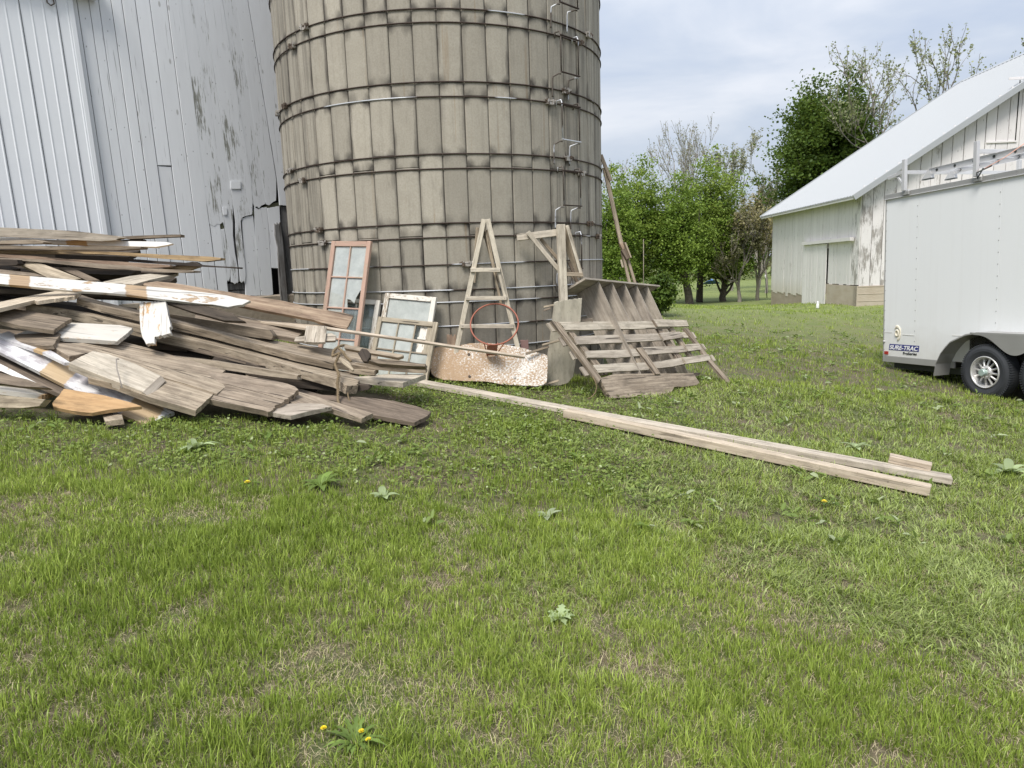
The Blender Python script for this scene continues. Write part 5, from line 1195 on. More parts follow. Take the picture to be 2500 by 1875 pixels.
B('plank', [(700, 940), (785, 964), (895, 970), (960, 978), (1019, 992), (1052, 1005), (1044, 1015), (1012, 1031), (911, 1013), (816, 978), (720, 962)], pl((912, 1014, 5.60), (1012, 1030, 5.52), (1019, 992, 5.86)), .035, m['dim'], 'wide dark plank lying on the ground at the right foot of the pile', 'plank', foot=True)
# long timbers that point at the window sashes
t1 = pl((300, 725, 6.45), (900, 896, 6.36), (840, 851, 6.66))
B('timber', [*q(1, (1350, 1235)), *q(2, (0, 1360), (570, 1490)), *q(5, (0, 848), (640, 970), (1270, 1088), (2030, 1190)), *q(7, (640, 690), (990, 748), (930, 850), (870, 945), (560, 905), (240, 860)), *q(5, (2040, 1425), (1400, 1285), (700, 1095), (0, 905)), *q(2, (560, 1560), (0, 1430)), *q(1, (1300, 1300))], t1, .06, m['grey'], 'upper of the two long tan timbers, with the rope round its end', 'timber')
t2 = pl((300, 770, 6.32), (840, 925, 6.10), (830, 905, 6.32))
B('timber', [*q(0, (200, 715), (290, 735), (1000, 850), (1260, 905)), *q(5, (0, 965), (1000, 1250), (2030, 1500)), *q(7, (340, 1000), (500, 1020), (680, 1062), (640, 1110), (665, 1160), (620, 1250)), *q(6, (2130, 790), (1950, 690), (1300, 505), (700, 325), (0, 148)), *q(0, (1240, 962), (1000, 900), (500, 772), (200, 735))], t2, .075, m['grey'], 'lower long tan timber with a weathered crumbling right end', 'timber')
B('board', q(6, (-900, 10), (0, 250), (560, 420), (820, 482), (560, 466), (0, 322), (-900, 100)), F(6.15, 6.12, .05), .14, m['dim'], 'thin grey board just under the lower long timber')
B('timber', q(6, (-700, 310), (0, 398), (720, 516), (1000, 560), (1352, 622), (1352, 698), (730, 622), (240, 548), (-700, 420)), F(5.95, 5.98, .12), .12, m['grey'], 'squared timber with a clean end in the gap above the split plank', 'timber')
B('board', [(600, 885), (718, 922), (800, 934), (899, 941), (900, 952), (864, 958), (722, 946), (600, 915)], F(6.05, 6.1, .02), .15, m['rot_and_shade'], 'blackened board low in the pile behind the rope')
B('board', q(7, (500, 975), (700, 990), (925, 1010), (930, 1086), (680, 1066), (500, 1040)), F(6.30, 6.30, .02), .20, m['grey'], 'grey board end right under the upper long timber')
B('board', [*q(7, (700, 740), (990, 800), (1280, 812), (1500, 850), (1640, 880), (1790, 884), (1786, 934), (1600, 925), (1000, 884), (700, 800))], F(6.42, 6.42, .5), .09, m['dim'], 'decayed board with a layered end, topmost at the right tip of the pile')
B('board', q(7, (600, 860), (950, 902), (1400, 960), (1500, 930), (1600, 925), (1790, 940), (1790, 1052), (1360, 1026), (940, 986), (600, 940)), F(6.36, 6.38, .03), .14, m['grey'], 'decayed grey board below the layered one at the right tip')
B('board', q(7, (300, 1080), (560, 1110), (1150, 1058), (1795, 1064), (1600, 1135), (1410, 1206), (820, 1152), (300, 1120)), pl((860, 926, 6.16), (984, 934, 6.10), (1035, 914, 6.40)), .045, m['silver'], 'wide grey board lowest at the right tip of the pile')
B('board', q(7, (420, 560), (620, 590), (850, 640), (1412, 730), (1404, 760), (1322, 786), (850, 702), (420, 625)), F(6.55, 6.60, .5), .06, m['grey'], 'small timber with a rounded end in front of the six-pane sash')
B('plank', q(5, (-300, 560), (0, 602), (425, 626), (900, 742), (1575, 862), (1480, 940), (1382, 1012), (1010, 942), (600, 832), (-300, 680)), pl((600, 800, 6.42), (720, 826, 6.42), (745, 805, 6.66)), .04, m['grey'], 'short tan plank below the brown stained plank', 'plank')
B('lath', q(5, (420, 620), (800, 692), (1840, 782), (1912, 802), (1560, 836), (830, 726)), pl((600, 780, 6.62), (790, 796, 6.62), (700, 783, 6.70)), .02, m['pale'], 'pale lath along the back edge of the short tan plank', 'lath')
B('timber', q(5, (-900, 570), (0, 716), (740, 842), (945, 862), (1000, 935), (985, 1036), (500, 965), (0, 868), (-900, 700)), F(6.30, 6.34, .12), .11, m['dim'], 'heavy squared timber with a chewed end in the middle of the pile', 'timber')
B('board', q(0, (1200, 680), (1500, 742), (1720, 800), (1740, 828), (1805, 858), (1650, 852), (1400, 782), (1200, 715)), F(6.2, 6.28, .6), .04, m['rot_and_shade'], 'black rotten board with a ragged tip under the long white plank')
cu = pl((745, 834, 6.28), (793, 834, 6.28), (750, 797, 6.46))
B('cleat', q(5, (1575, 796), (1740, 802), (1912, 800), (1906, 930), (1890, 1072), (1720, 1076), (1535, 1068), (1552, 930)), cu, .022, m['silver'], 'short square cleat lying across the tan boards', 'board')
B('cleat', q(5, (1402, 982), (1700, 950), (2000, 918), (2078, 960), (2060, 1046), (1700, 1052), (1370, 1056)), off(cu, -.03), .022, m['silver'], 'short board under the square cleat, crossing it', 'board')
ob = stick('lath', W(792, 801.5, 6.50), W(1281, 871.5, 6.98), .032, .024, Vector((0, -.6, 1)), m['pale']); tag(ob, 'long thin pale lath reaching from the pile across the backboard', 'lath', GP)
# low boards at the left
B('board', q(3, (-400, 1035), (0, 1080), (400, 1122), (797, 1168), (700, 1195), (606, 1216), (0, 1136), (-400, 1095)), pl((0, 952, 5.32), (100, 965, 5.28), (130, 957, 5.44)), .035, wf, 'grey board with a broken orange edge, low at the left')
B('board', q(3, (-400, 1195), (0, 1215), (350, 1242), (655, 1276), (566, 1375), (300, 1400), (-400, 1385)), F(5.22, 5.0, .3), .06, m['grey'], 'lowest grey board in the grass at the left edge', foot=True)
B('board', q(3, (-400, 480), (0, 640), (500, 860), (960, 1100), (870, 1192), (540, 1048), (0, 772), (-400, 580)), pl((0, 885, 5.48), (150, 962, 5.26), (90, 905, 5.50)), .035, m['dim'], 'dark board sloping down beneath the wide white plank')
B('board', q(3, (-400, 850), (0, 892), (400, 985), (720, 1110), (300, 1086), (0, 1040), (-400, 1030)), F(5.42, 5.36, .6), .04, m['dim'], 'dim board in the shadow under the sloping boards at the left')
B('board', q(3, (-400, 690), (0, 760), (540, 1045), (300, 990), (0, 850), (-400, 800)), F(5.52, 5.4, .5), .03, m['white_board'], 'thin white board edge in the dark below the sloping boards')
B('offcut', [*q(3, (930, 1115), (1500, 1215)), *q(4, (200, 1262), (400, 1315), (568, 1370), (90, 1424)), *q(3, (1330, 1466), (1180, 1458), (1050, 1440), (770, 1380), (756, 1330))], pl((128, 992, 5.03), (224, 1007, 5.00), (157, 948, 5.26)), .028, m['orange'], 'orange-stained offcut with a curved edge lying on the grass', 'offcut', foot=True)
B('block', q(4, (0, 1502), (120, 1488), (284, 1494), (300, 1560), (180, 1572), (40, 1590)), pl((252, 1026, 4.98), (298, 1022, 4.98), (270, 1012, 5.10)), .04, m['grey'], 'small grey block half hidden in the grass under the white plank', 'block', foot=True)
tag(tube('bent_twig', [W(*q1(4, p), Y) for p, Y in (((240, 690), 5.34), ((200, 690), 5.32), ((210, 840), 5.24), ((245, 960), 5.18), ((285, 1110), 5.12))], .0045, m['twig'], None, 6), 'bent bare twig lying across the thick tan plank', 'twig')
# rope round the upper timber
def rope(name, pxs, r, label):
    base = [W(*p) for p in pxs]; pts = []
    for i in range(len(base) - 1):
        for k in range(5): pts.append(base[i].lerp(base[i + 1], k / 5))
    pts.append(base[-1])
    for _ in range(2): pts = [pts[0]] + [(pts[i - 1] + pts[i] * 2 + pts[i + 1]) / 4 for i in range(1, len(pts) - 1)] + [pts[-1]]
    fine = []
    for i in range(len(pts) - 1):
        for k in range(4): fine.append(pts[i].lerp(pts[i + 1], k / 4))
    mb = MB(); L = 0; prev = fine[0]
    strands = [[], [], []]
    for i, p in enumerate(fine):
        d = (fine[min(i + 1, len(fine) - 1)] - fine[max(i - 1, 0)]).normalized(); L += (p - prev).length; prev = p
        u = d.cross(Vector((.3, 1, .2))).normalized(); v = d.cross(u)
        for k in range(3):
            a = L / (r * 5.5) * 2 * math.pi + k * 2 * math.pi / 3; strands[k].append(p + (u * math.cos(a) + v * math.sin(a)) * r * .52)
    for s_ in strands:
        v, f = tube_data(s_, r * .62, 6); mb.add(v, f)
    for i in range(0, len(fine), 2):              # loose fibres
        for k in range(2):
            p = fine[i]; d = Vector((random.gauss(0, 1), random.gauss(0, 1), random.gauss(0, 1))).normalized()
            v, f = tube_data([p + d * r * .8, p + d * r * 1.6 + Vector((0, 0, -.004)), p + d * r * 2.1 + Vector((0, 0, -.012))], [.0012, .001, .0006], 3); mb.add(v, f)
    ob = mb.build(name, m['rope'], None, True); return tag(ob, label, 'rope')
Z7 = lambda x, y, Y: (*q1(7, (x, y)), Y)
rope('rope', [Z7(520, 600, 6.40), Z7(420, 570, 6.33), Z7(330, 590, 6.26), Z7(240, 660, 6.20), Z7(215, 760, 6.14), Z7(300, 720, 6.10), Z7(350, 700, 6.10), Z7(300, 800, 6.08), Z7(260, 900, 6.06), Z7(300, 990, 6.00), Z7(330, 1080, 5.96), Z7(300, 1180, 5.93), Z7(315, 1330, 5.90), Z7(310, 1480, 5.84), Z7(335, 1590, 5.72), Z7(375, 1690, 5.60)], .011, 'thick frayed rope looped over the timber and hanging to the ground')
rope('rope', [Z7(330, 620, 6.16), Z7(400, 690, 6.12), Z7(450, 770, 6.10), Z7(540, 850, 6.06)], .010, 'short rope tail lying on the upper long timber')
rope('twine', [Z7(480, 1200, 6.04), Z7(490, 1300, 5.98), Z7(475, 1400, 5.94), Z7(515, 1540, 5.88)], .006, 'thin twine hanging free to the right of the thick rope')
wc = B('wood_chunk', q(7, (640, 700), (720, 625), (800, 640), (855, 700), (850, 780), (800, 850), (730, 840)), F(6.24, 6.26, .5), .05, m['rot_and_shade'], 'splintered dark wood chunk lying on the upper long timber', 'block')
B('splinter', q(7, (320, 800), (350, 770), (490, 850), (580, 980), (555, 1005), (400, 890)), F(6.12, 6.12, .6), .02, m['grey'], 'small split piece hanging on the front of the upper long timber', 'board')
# filler boards deep inside, coloured dark to paint the shade of the gaps
r = random.Random(5)
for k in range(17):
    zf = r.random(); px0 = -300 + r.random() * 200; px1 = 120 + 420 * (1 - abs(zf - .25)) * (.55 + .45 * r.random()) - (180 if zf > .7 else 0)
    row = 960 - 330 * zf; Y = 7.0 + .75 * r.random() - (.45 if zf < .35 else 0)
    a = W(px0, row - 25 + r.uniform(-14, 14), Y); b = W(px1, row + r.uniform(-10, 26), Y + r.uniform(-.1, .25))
    ob = stick('board', a, b, r.uniform(.16, .3), r.uniform(.03, .06), Vector((r.uniform(-.15, .15), r.uniform(-.5, -.1), 1)), m[r.choice(('dim', 'rot_and_shade', 'rot_and_shade'))])
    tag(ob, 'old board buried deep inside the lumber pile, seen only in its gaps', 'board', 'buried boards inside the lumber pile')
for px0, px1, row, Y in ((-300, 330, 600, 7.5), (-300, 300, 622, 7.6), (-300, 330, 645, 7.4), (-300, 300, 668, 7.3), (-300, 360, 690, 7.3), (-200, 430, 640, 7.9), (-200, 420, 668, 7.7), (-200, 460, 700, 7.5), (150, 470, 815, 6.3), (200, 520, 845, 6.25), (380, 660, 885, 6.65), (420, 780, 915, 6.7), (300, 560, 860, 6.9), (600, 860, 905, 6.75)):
    ob = stick('board', W(px0, row, Y), W(px1, row + 24, Y), .25, .05, Vector((0, -.3, 1)), m['rot_and_shade']); tag(ob, 'old board buried deep inside the lumber pile, seen only in its gaps', 'board', 'buried boards inside the lumber pile')
FOOT.append([tuple(W(x, y, Y).xy) for x, y, Y in ((-300, 900, 5.25), (120, 985, 5.15), (330, 1000, 5.3), (560, 985, 5.45), (720, 960, 5.75), (900, 930, 6.2), (1000, 900, 6.5), (800, 820, 7.0), (-300, 700, 8.0))])
# ------------------------------------------------------------------ trees
def color_mesh(name, V, quads, cols, k=4):       # quads: all faces have k corners; one colour per vertex
    me = bpy.data.meshes.new(name); V = np.asarray(V, np.float32); quads = np.asarray(quads, np.int32)
    fast_mesh(me, V, quads.ravel(), np.arange(len(quads)) * k, None)
    ca = me.color_attributes.new('tint', 'FLOAT_COLOR', 'POINT')
    c4 = np.ones((len(V), 4), np.float32); c4[:, :3] = cols; ca.data.foreach_set('color', c4.ravel()); return me
def unit(a): return a / np.maximum(np.linalg.norm(a, axis=-1, keepdims=True), 1e-9)
def leaf_cloud(rng, C, per, spread, size, pal, flat=.55, droop=.5):
    """leaves in clumps round the points C; every leaf is a small folded rhomb with a colour of its own"""
    n = len(C) * per
    base = np.repeat(C, per, 0) + rng.normal(0, 1, (n, 3)) * np.repeat(spread, per)[:, None] * np.array([1, 1, flat])
    nrm = unit(rng.normal(0, 1, (n, 3)) * .75 + np.array([0, 0, .9])); t = unit(np.cross(nrm, rng.normal(0, 1, (n, 3)))); t[:, 2] -= droop * .5; t = unit(t); b = unit(np.cross(nrm, t))
    L = size * rng.uniform(.6, 1.25, n)[:, None]; Wd = L * .42
    V = np.stack([base - t * L * .5, base + b * Wd - nrm * L * .06, base + t * L * .5 - nrm * L * .12, base - b * Wd - nrm * L * .06], 1).reshape(-1, 3)
    k = np.repeat(rng.uniform(0, 1, len(C)), per) * .7 + rng.uniform(0, 1, n) * .3
    pal = np.asarray(pal); col = pal[0] * (1 - k[:, None]) + pal[1] * k[:, None]
    return V, np.arange(n * 4).reshape(n, 4), np.repeat(col, 4, 0)
def limb(mb, a, b, r0, r1, rng, wob=.06, seg=5, n=4):
    L = (b - a).length; pts = [a.lerp(b, i / n) + Vector(rng.normal(0, 1, 3)) * (wob * L * .5 if 0 < i < n else 0) for i in range(n + 1)]
    v, f = tube_data(pts, [r0 + (r1 - r0) * i / n for i in range(n + 1)], seg, False); mb.add(v, f); return pts
def leafy_tree(name, base, cc, rx, ry, label, seed, pal, clumps=420, per=50, size=.105, trunk_r=.12, spread=.23, cat='tree', group=None, shell=.5, limbs=26, bark='bark', low=.25):
    rng = np.random.default_rng(seed); base = Vector(base); cc = Vector(cc)
    root = thing(name, base, label, cat, group)
    d = unit(rng.normal(0, 1, (clumps, 3))); r = rng.uniform(0, 1, clumps) ** shell
    lump = np.array([.78 + .62 * mnoise.noise(Vector(v) * 2.1 + Vector((seed, 0, 0))) + .15 * mnoise.noise(Vector(v) * 5.3 + Vector((0, seed, 0))) for v in d])
    P = d * (r * lump)[:, None] * np.array([rx, rx * .95, ry]) * 1.08
    P[:, 2] = np.where(P[:, 2] < -ry * .72, -ry * .72 + rng.uniform(-.1, .1, clumps) * ry, P[:, 2])
    P = P + np.array(cc)
    V, Q, Cc = leaf_cloud(rng, P, per, np.full(clumps, spread) * rng.uniform(.6, 1.3, clumps), size, pal)
    o = np.array(base); link('crown', color_mesh('crown', V - o, Q, Cc), M_['leaf'], root, Matrix.Translation(base))
    mb = MB(); top = Vector((cc.x, cc.y, cc.z + ry * .55))
    tp_ = limb(mb, base - Vector((0, 0, .2)), top, trunk_r, trunk_r * .25, rng, .03, 8, 7)
    for k in range(limbs):
        q_ = Vector(P[rng.integers(clumps)]); f = rng.uniform(low, .85); i = int(f * 7); a = tp_[i].lerp(tp_[min(i + 1, 7)], f * 7 - i)
        if q_.z < a.z - .4: a = tp_[2]
        pts = limb(mb, a, q_, trunk_r * .42 * (1 - f * .5), .012, rng, .10)
        for j in range(3):
            q2 = Vector(P[rng.integers(clumps)])
            if (q2 - pts[2]).length < rx * .8: limb(mb, pts[2], q2, trunk_r * .14, .008, rng, .1, 4, 3)
    mb.build('trunk', M_[bark], root, True, origin=base); return root
def bare_tree(name, base, H, spread, label, seed, levels=5, r0=.14, buds=.11, pal=((.16, .17, .08), (.28, .27, .16)), lean=(0, 0), up=.55, per=3, fork=(2, 4), cat='tree', group=None, bark='twig', bud_from=3, minr=.010):
    rng = np.random.default_rng(seed); base = Vector(base); root = thing(name, base, label, cat, group); mb = MB(); tips = []
    def grow(p, d, L, r, lv):
        n = 4; pts = [p]; dd = d.copy()
        for i in range(n):
            dd = (dd + Vector(rng.normal(0, 1, 3)) * .10 + Vector((0, 0, up * .10))).normalized(); pts.append(pts[-1] + dd * (L / n))
        v, f = tube_data(pts, [max(minr, r * (1 - .45 * i / n)) for i in range(n + 1)], 5 if lv < 2 else 3, False); mb.add(v, f)
        if lv >= bud_from: tips.extend([pts[-1]] + [pts[k] for k in range(1, n) if rng.random() < .55])
        if lv >= levels: return
        k = int(rng.integers(fork[0], fork[1] + 1)) + (1 if lv == 0 else 0)
        for j in range(k):
            t = n if j == 0 else int(rng.integers(2, n + 1)); q_ = pts[t]
            a = rng.uniform(0, 2 * math.pi); sp_ = spread * (.35 if j == 0 else rng.uniform(.6, 1.15))
            x = dd.orthogonal().normalized(); y = dd.cross(x); nd = (dd + (x * math.cos(a) + y * math.sin(a)) * sp_ + Vector((0, 0, up * .25))).normalized()
            grow(q_, nd, L * rng.uniform(.62, .86), r * (.60 if j else .68), lv + 1)
    grow(base - Vector((0, 0, .2)), Vector((lean[0], lean[1], 1)).normalized(), H * .30, r0, 0)
    mb.build('trunk', M_[bark], root, True, origin=base)
    if buds and tips:
        P = np.array([tuple(t) for t in tips]); V, Q, Cc = leaf_cloud(rng, P, per, np.full(len(P), .07), buds, pal, .8, .2)
        link('crown', color_mesh('crown', V - np.array(base), Q, Cc), M_['leaf'], root, Matrix.Translation(base))
    return root
GREEN = ((.075, .150, .018), (.29, .39, .07)); GREEN2 = ((.085, .160, .020), (.32, .41, .075)); DARK = ((.042, .085, .012), (.13, .200, .034))
def tree_at(basepx, cpx, rxp, ryp, Y=None, **kw):
    b = G(*basepx) if Y is None else W(basepx[0], basepx[1], Y)
    if Y is not None: b.z = gz(b.x, b.y)
    c = W(cpx[0], cpx[1], b.y); s = b.y / F_PX; return b, c, rxp * s, ryp * s
def LT(label, basepx, cpx, rxp, ryp, seed, pal=GREEN, Y=None, **kw):
    b, c, rx, ry = tree_at(basepx, cpx, rxp, ryp, Y); return leafy_tree('maple_tree', b, c, rx, ry, label, seed, pal, **kw)
LT('bright green maple just right of the silo, half hidden by it', (1500, 730), (1500, 600), 62, 150, 3, GREEN, 33, clumps=380)
LT('tall green maple behind the leaning lath pole', (1552, 735), (1556, 555), 88, 172, 4, GREEN2, 35, clumps=480, shell=.42)
LT('green maple with the left one of two close trunks', (1685, 742), (1655, 580), 88, 150, 5, GREEN, clumps=480, trunk_r=.21, shell=.42)
LT('broad green maple with the right one of two close trunks', (1707, 738), (1735, 548), 98, 168, 6, GREEN2, clumps=560, trunk_r=.19, shell=.42)
LT('low green maple with wide dark forking limbs', (1767, 736), (1775, 628), 66, 66, 7, GREEN, clumps=240, trunk_r=.19, low=.12)
b, c, rx, ry = tree_at((1612, 742), (1616, 716), 30, 50, 17.0)
leafy_tree('dark_shrub', b, c, rx, ry, 'dark dense shrub just behind the right end of the bin rack', 8, DARK, clumps=260, per=16, size=.085, trunk_r=.06, spread=.09, cat='shrub', limbs=10)
b, c, rx, ry = tree_at((2010, 740), (2020, 372), 128, 172, 41.0)
leafy_tree('maple_tree', b, c, rx, ry, 'big dark green maple rising behind the white shed roof', 9, DARK, clumps=1000, per=46, size=.165, trunk_r=.3, spread=.34, shell=.38, limbs=40)
def BT(label, basepx, H, Y, seed, **kw):
    b = W(basepx[0], basepx[1], Y); b.z = gz(b.x, b.y); return bare_tree('budding_tree', b, H, kw.pop('spread', .55), label, seed, **kw)
PALE = ((.25, .26, .17), (.42, .41, .30))
BT('bare grey tree with fine budding twigs above the green maples', (1640, 700), 11.2, 47, 21, levels=6, spread=.50, pal=PALE, buds=.10, per=1, minr=.010, fork=(2, 3))
BT('thin bare tree seen between the silo and the green maples', (1525, 700), 9.0, 47, 22, levels=6, spread=.52, pal=PALE, buds=.10, per=1, minr=.010, fork=(2, 3))
BT('pale blossoming tree to the right above the broad maple', (1785, 705), 10.2, 50, 23, levels=6, spread=.58, pal=PALE, buds=.13, per=4, minr=.010, fork=(2, 3))
BT('pale budding tree beside the shed eave', (1850, 705), 8.4, 52, 24, levels=6, spread=.62, pal=PALE, buds=.13, per=4, minr=.010, fork=(2, 3))
BT('slim bare tree with a pale trunk between maple and shed', (1805, 731), 5.0, 35, 25, levels=5, spread=.6, pal=((.12, .13, .06), (.22, .20, .11)), buds=.10, per=3, r0=.11)
BROWN = ((.28, .26, .12), (.44, .38, .21))
BT('brownish bare tree standing by the left end of the shed', (1850, 726), 5.6, 36, 26, levels=6, spread=.62, pal=BROWN, buds=.11, per=3, fork=(2, 3), r0=.11)
BT('brownish thicket tree behind the left end of the shed', (1870, 715), 6.4, 44, 27, levels=6, spread=.7, pal=BROWN, buds=.13, per=4, fork=(2, 3), r0=.10)
BUD = ((.20, .23, .10), (.40, .42, .24))
for px_, Y_, H_, lab_, sd_, sp_ in ((2262, 38, 15.2, 'tall tree with upright budding twigs behind the shed ridge', 31, .80), (2450, 41, 14.6, 'lower budding tree at the right edge over the shed ridge', 33, .55)):
    b = W(px_, 600, Y_); b.z = gz(b.x, b.y); bare_tree('budding_tree', b, H_, sp_, lab_, sd_, levels=6, r0=.20, buds=.13, pal=BUD, up=.75, per=3, minr=.010, bud_from=4, fork=(2, 3))
# the far wood closes the view: brown and green, one mass
rng = np.random.default_rng(77); n = 2600
x = rng.uniform(-20, 95, n); y = rng.uniform(78, 120, n); hmax = 3.4 + 4.2 * fbm(x * .12, y * 0 + 3, 5, 3)
zt = terrain(x, y); P = np.stack([x, y, zt + rng.uniform(.02, 1, n) ** .8 * hmax], 1)
kk = fbm(x * .06, y * .05, 8, 2)[:, None]
V, Q, Cc = leaf_cloud(rng, P, 14, np.full(n, .8), .5, ((.075, .065, .035), (.15, .135, .065)), .8, .2)
gm = np.repeat(np.repeat(kk, 14, 0), 4, 0) > .52; Cc = np.where(gm, Cc * np.array([.55, 1.0, .42]), Cc)
tag(link('far_woods', color_mesh('far_woods', V, Q, Cc), M_['leaf']), 'far brown and green wood beyond the lawn', 'wood', kind='stuff')
# small things by the shed and the trees
def simple(name, label, cat, mb, mat): return tag(mb.build(name, mat), label, cat)
g = G(1873, 727); ft = thing('fence_post', g, 'dark steel fence post with a white tip left of the shed', 'post')
tube('post', [g - Z3 * .1, W(1869, 682, g.y)], .022, M_['tee'], ft, 6); tube('post_tip', [W(1869, 682, g.y), W(1868, 671, g.y)], .026, M_['bottle'], ft, 6)
g = G(1996, 753); V, Fc = lathe([(.0, .0), (.07, .0), (.075, .04), (.072, .20), (.035, .29), (.03, .36), (.0, .36)], 16); V = [Vector((v.x, v.z, v.y)) * .62 for v in V]
tag(link('white_bottle', mesh('white_bottle', V, Fc, True), M_['bottle'], None, Matrix.Translation(g)), 'small white bottle standing in front of the shed door', 'bottle')
mb = MB(); c = W(1736, 687, 62); rr = random.Random(3)
mb.add([c + Vector(v) for v in ((-.9, 0, -.25), (-.4, -.3, .05), (.2, -.3, .12), (.9, 0, -.2), (.5, .5, -.25), (-.5, .5, -.25), (0, 0, .22))], [(0, 1, 6), (1, 2, 6), (2, 3, 6), (3, 4, 6), (4, 5, 6), (5, 0, 6)])
simple('tarp', 'blue tarp lying on the far lawn between the tree trunks', 'tarp', mb, M_['blue_tarp'])
tag(tube('thin_stake', [W(1571, 760, 12), W(1571, 584, 12)], .006, M_['pale'], None, 6), 'thin pale stake standing upright behind the bin rack', 'stake')
# ------------------------------------------------------------------ grass: blades, straw and low leaves
def inside(poly, x, y):
    c = np.zeros(len(x), bool); n = len(poly)
    for i in range(n):
        x0, y0 = poly[i]; x1, y1 = poly[(i + 1) % n]
        with np.errstate(divide='ignore', invalid='ignore'): c ^= ((y0 > y) != (y1 > y)) & (x < (x1 - x0) * (y - y0) / (y1 - y0 + 1e-12) + x0)
    return c
WELL = [(TM @ Vector(v)).xy for v in ((wheelx[0] - .3, .1, 0), (TLn, .1, 0), (TLn, TW, 0), (wheelx[0] - .3, TW, 0))]
SHED = [(C2 + A2 * a + B2 * b_).xy for a, b_ in ((.02, .02), (SL, .02), (SL, 14), (.02, 14))]
BARNP = [(B_O + BD * s - BN * d).xy for s, d in ((-8, .0), (s_end, .0), (s_end, 6), (-8, 6))]
def free(x, y):
    k = ((x - SCX) ** 2 + (y - SCY) ** 2) > (SR + .02) ** 2
    for p in FOOT + [[tuple(v) for v in P] for P in (WELL, SHED, BARNP)]: k &= ~inside(p, x, y)
    for a in wheelx:
        c = (TM @ Vector((a, -.15, 0))).xy; k &= ((x - c[0]) ** 2 + (y - c[1]) ** 2) > .16 ** 2
    return k
def smooth(a, b, v): t = np.clip((v - a) / (b - a), 0, 1); return t * t * (3 - 2 * t)
def sample(rng, n, y0, y1):
    y = np.sqrt(rng.uniform(y0 ** 2, y1 ** 2, n)); x = rng.uniform(-1, 1, n) * (.80 * y + .5); m = int(n * .5 / (1 + .35 * y0)); y2 = np.sqrt(rng.uniform(y0 ** 2, y1 ** 2, m)); x2 = (.80 * y2 + .5 + rng.uniform(0, 1.6, m)) * rng.choice((-1, 1), m)
    x, y = np.concatenate([x, x2]), np.concatenate([y, y2]); k = free(x, y); return x[k], y[k]
def zones(x, y):
    wob = (fbm(x * 1.1, y * 1.1, 41, 3) - .5)
    tramp = smooth(.0, .9, x - .25 + wob * 2.2 - .15 * (y - 3.4)) * smooth(2.55, 3.25, y + wob * 1.6) * (1 - smooth(7.5, 9.5, y))
    ivy = smooth(4.0, 4.7, y + wob * 1.8) * (1 - smooth(1.0, 1.7, x + wob * 1.2 - .12 * (y - 5))) * (1 - smooth(7.3, 7.9, y))
    bare = smooth(.54, .72, fbm(x * 3.6, y * 3.6, 23, 4) + .30 * (fbm(x * 11, y * 11, 24, 2) - .5))
    lush = fbm(x * 1.7, y * 1.7, 31, 3); return tramp, ivy, bare, lush
bx, by, bh, bw, bl, ba, bc = [], [], [], [], [], [], []
PA, PB, PC, STRAW, STRAW2 = map(np.array, ((.155, .232, .030), (.395, .475, .100), (.165, .215, .048), (.60, .52, .33), (.36, .295, .18)))
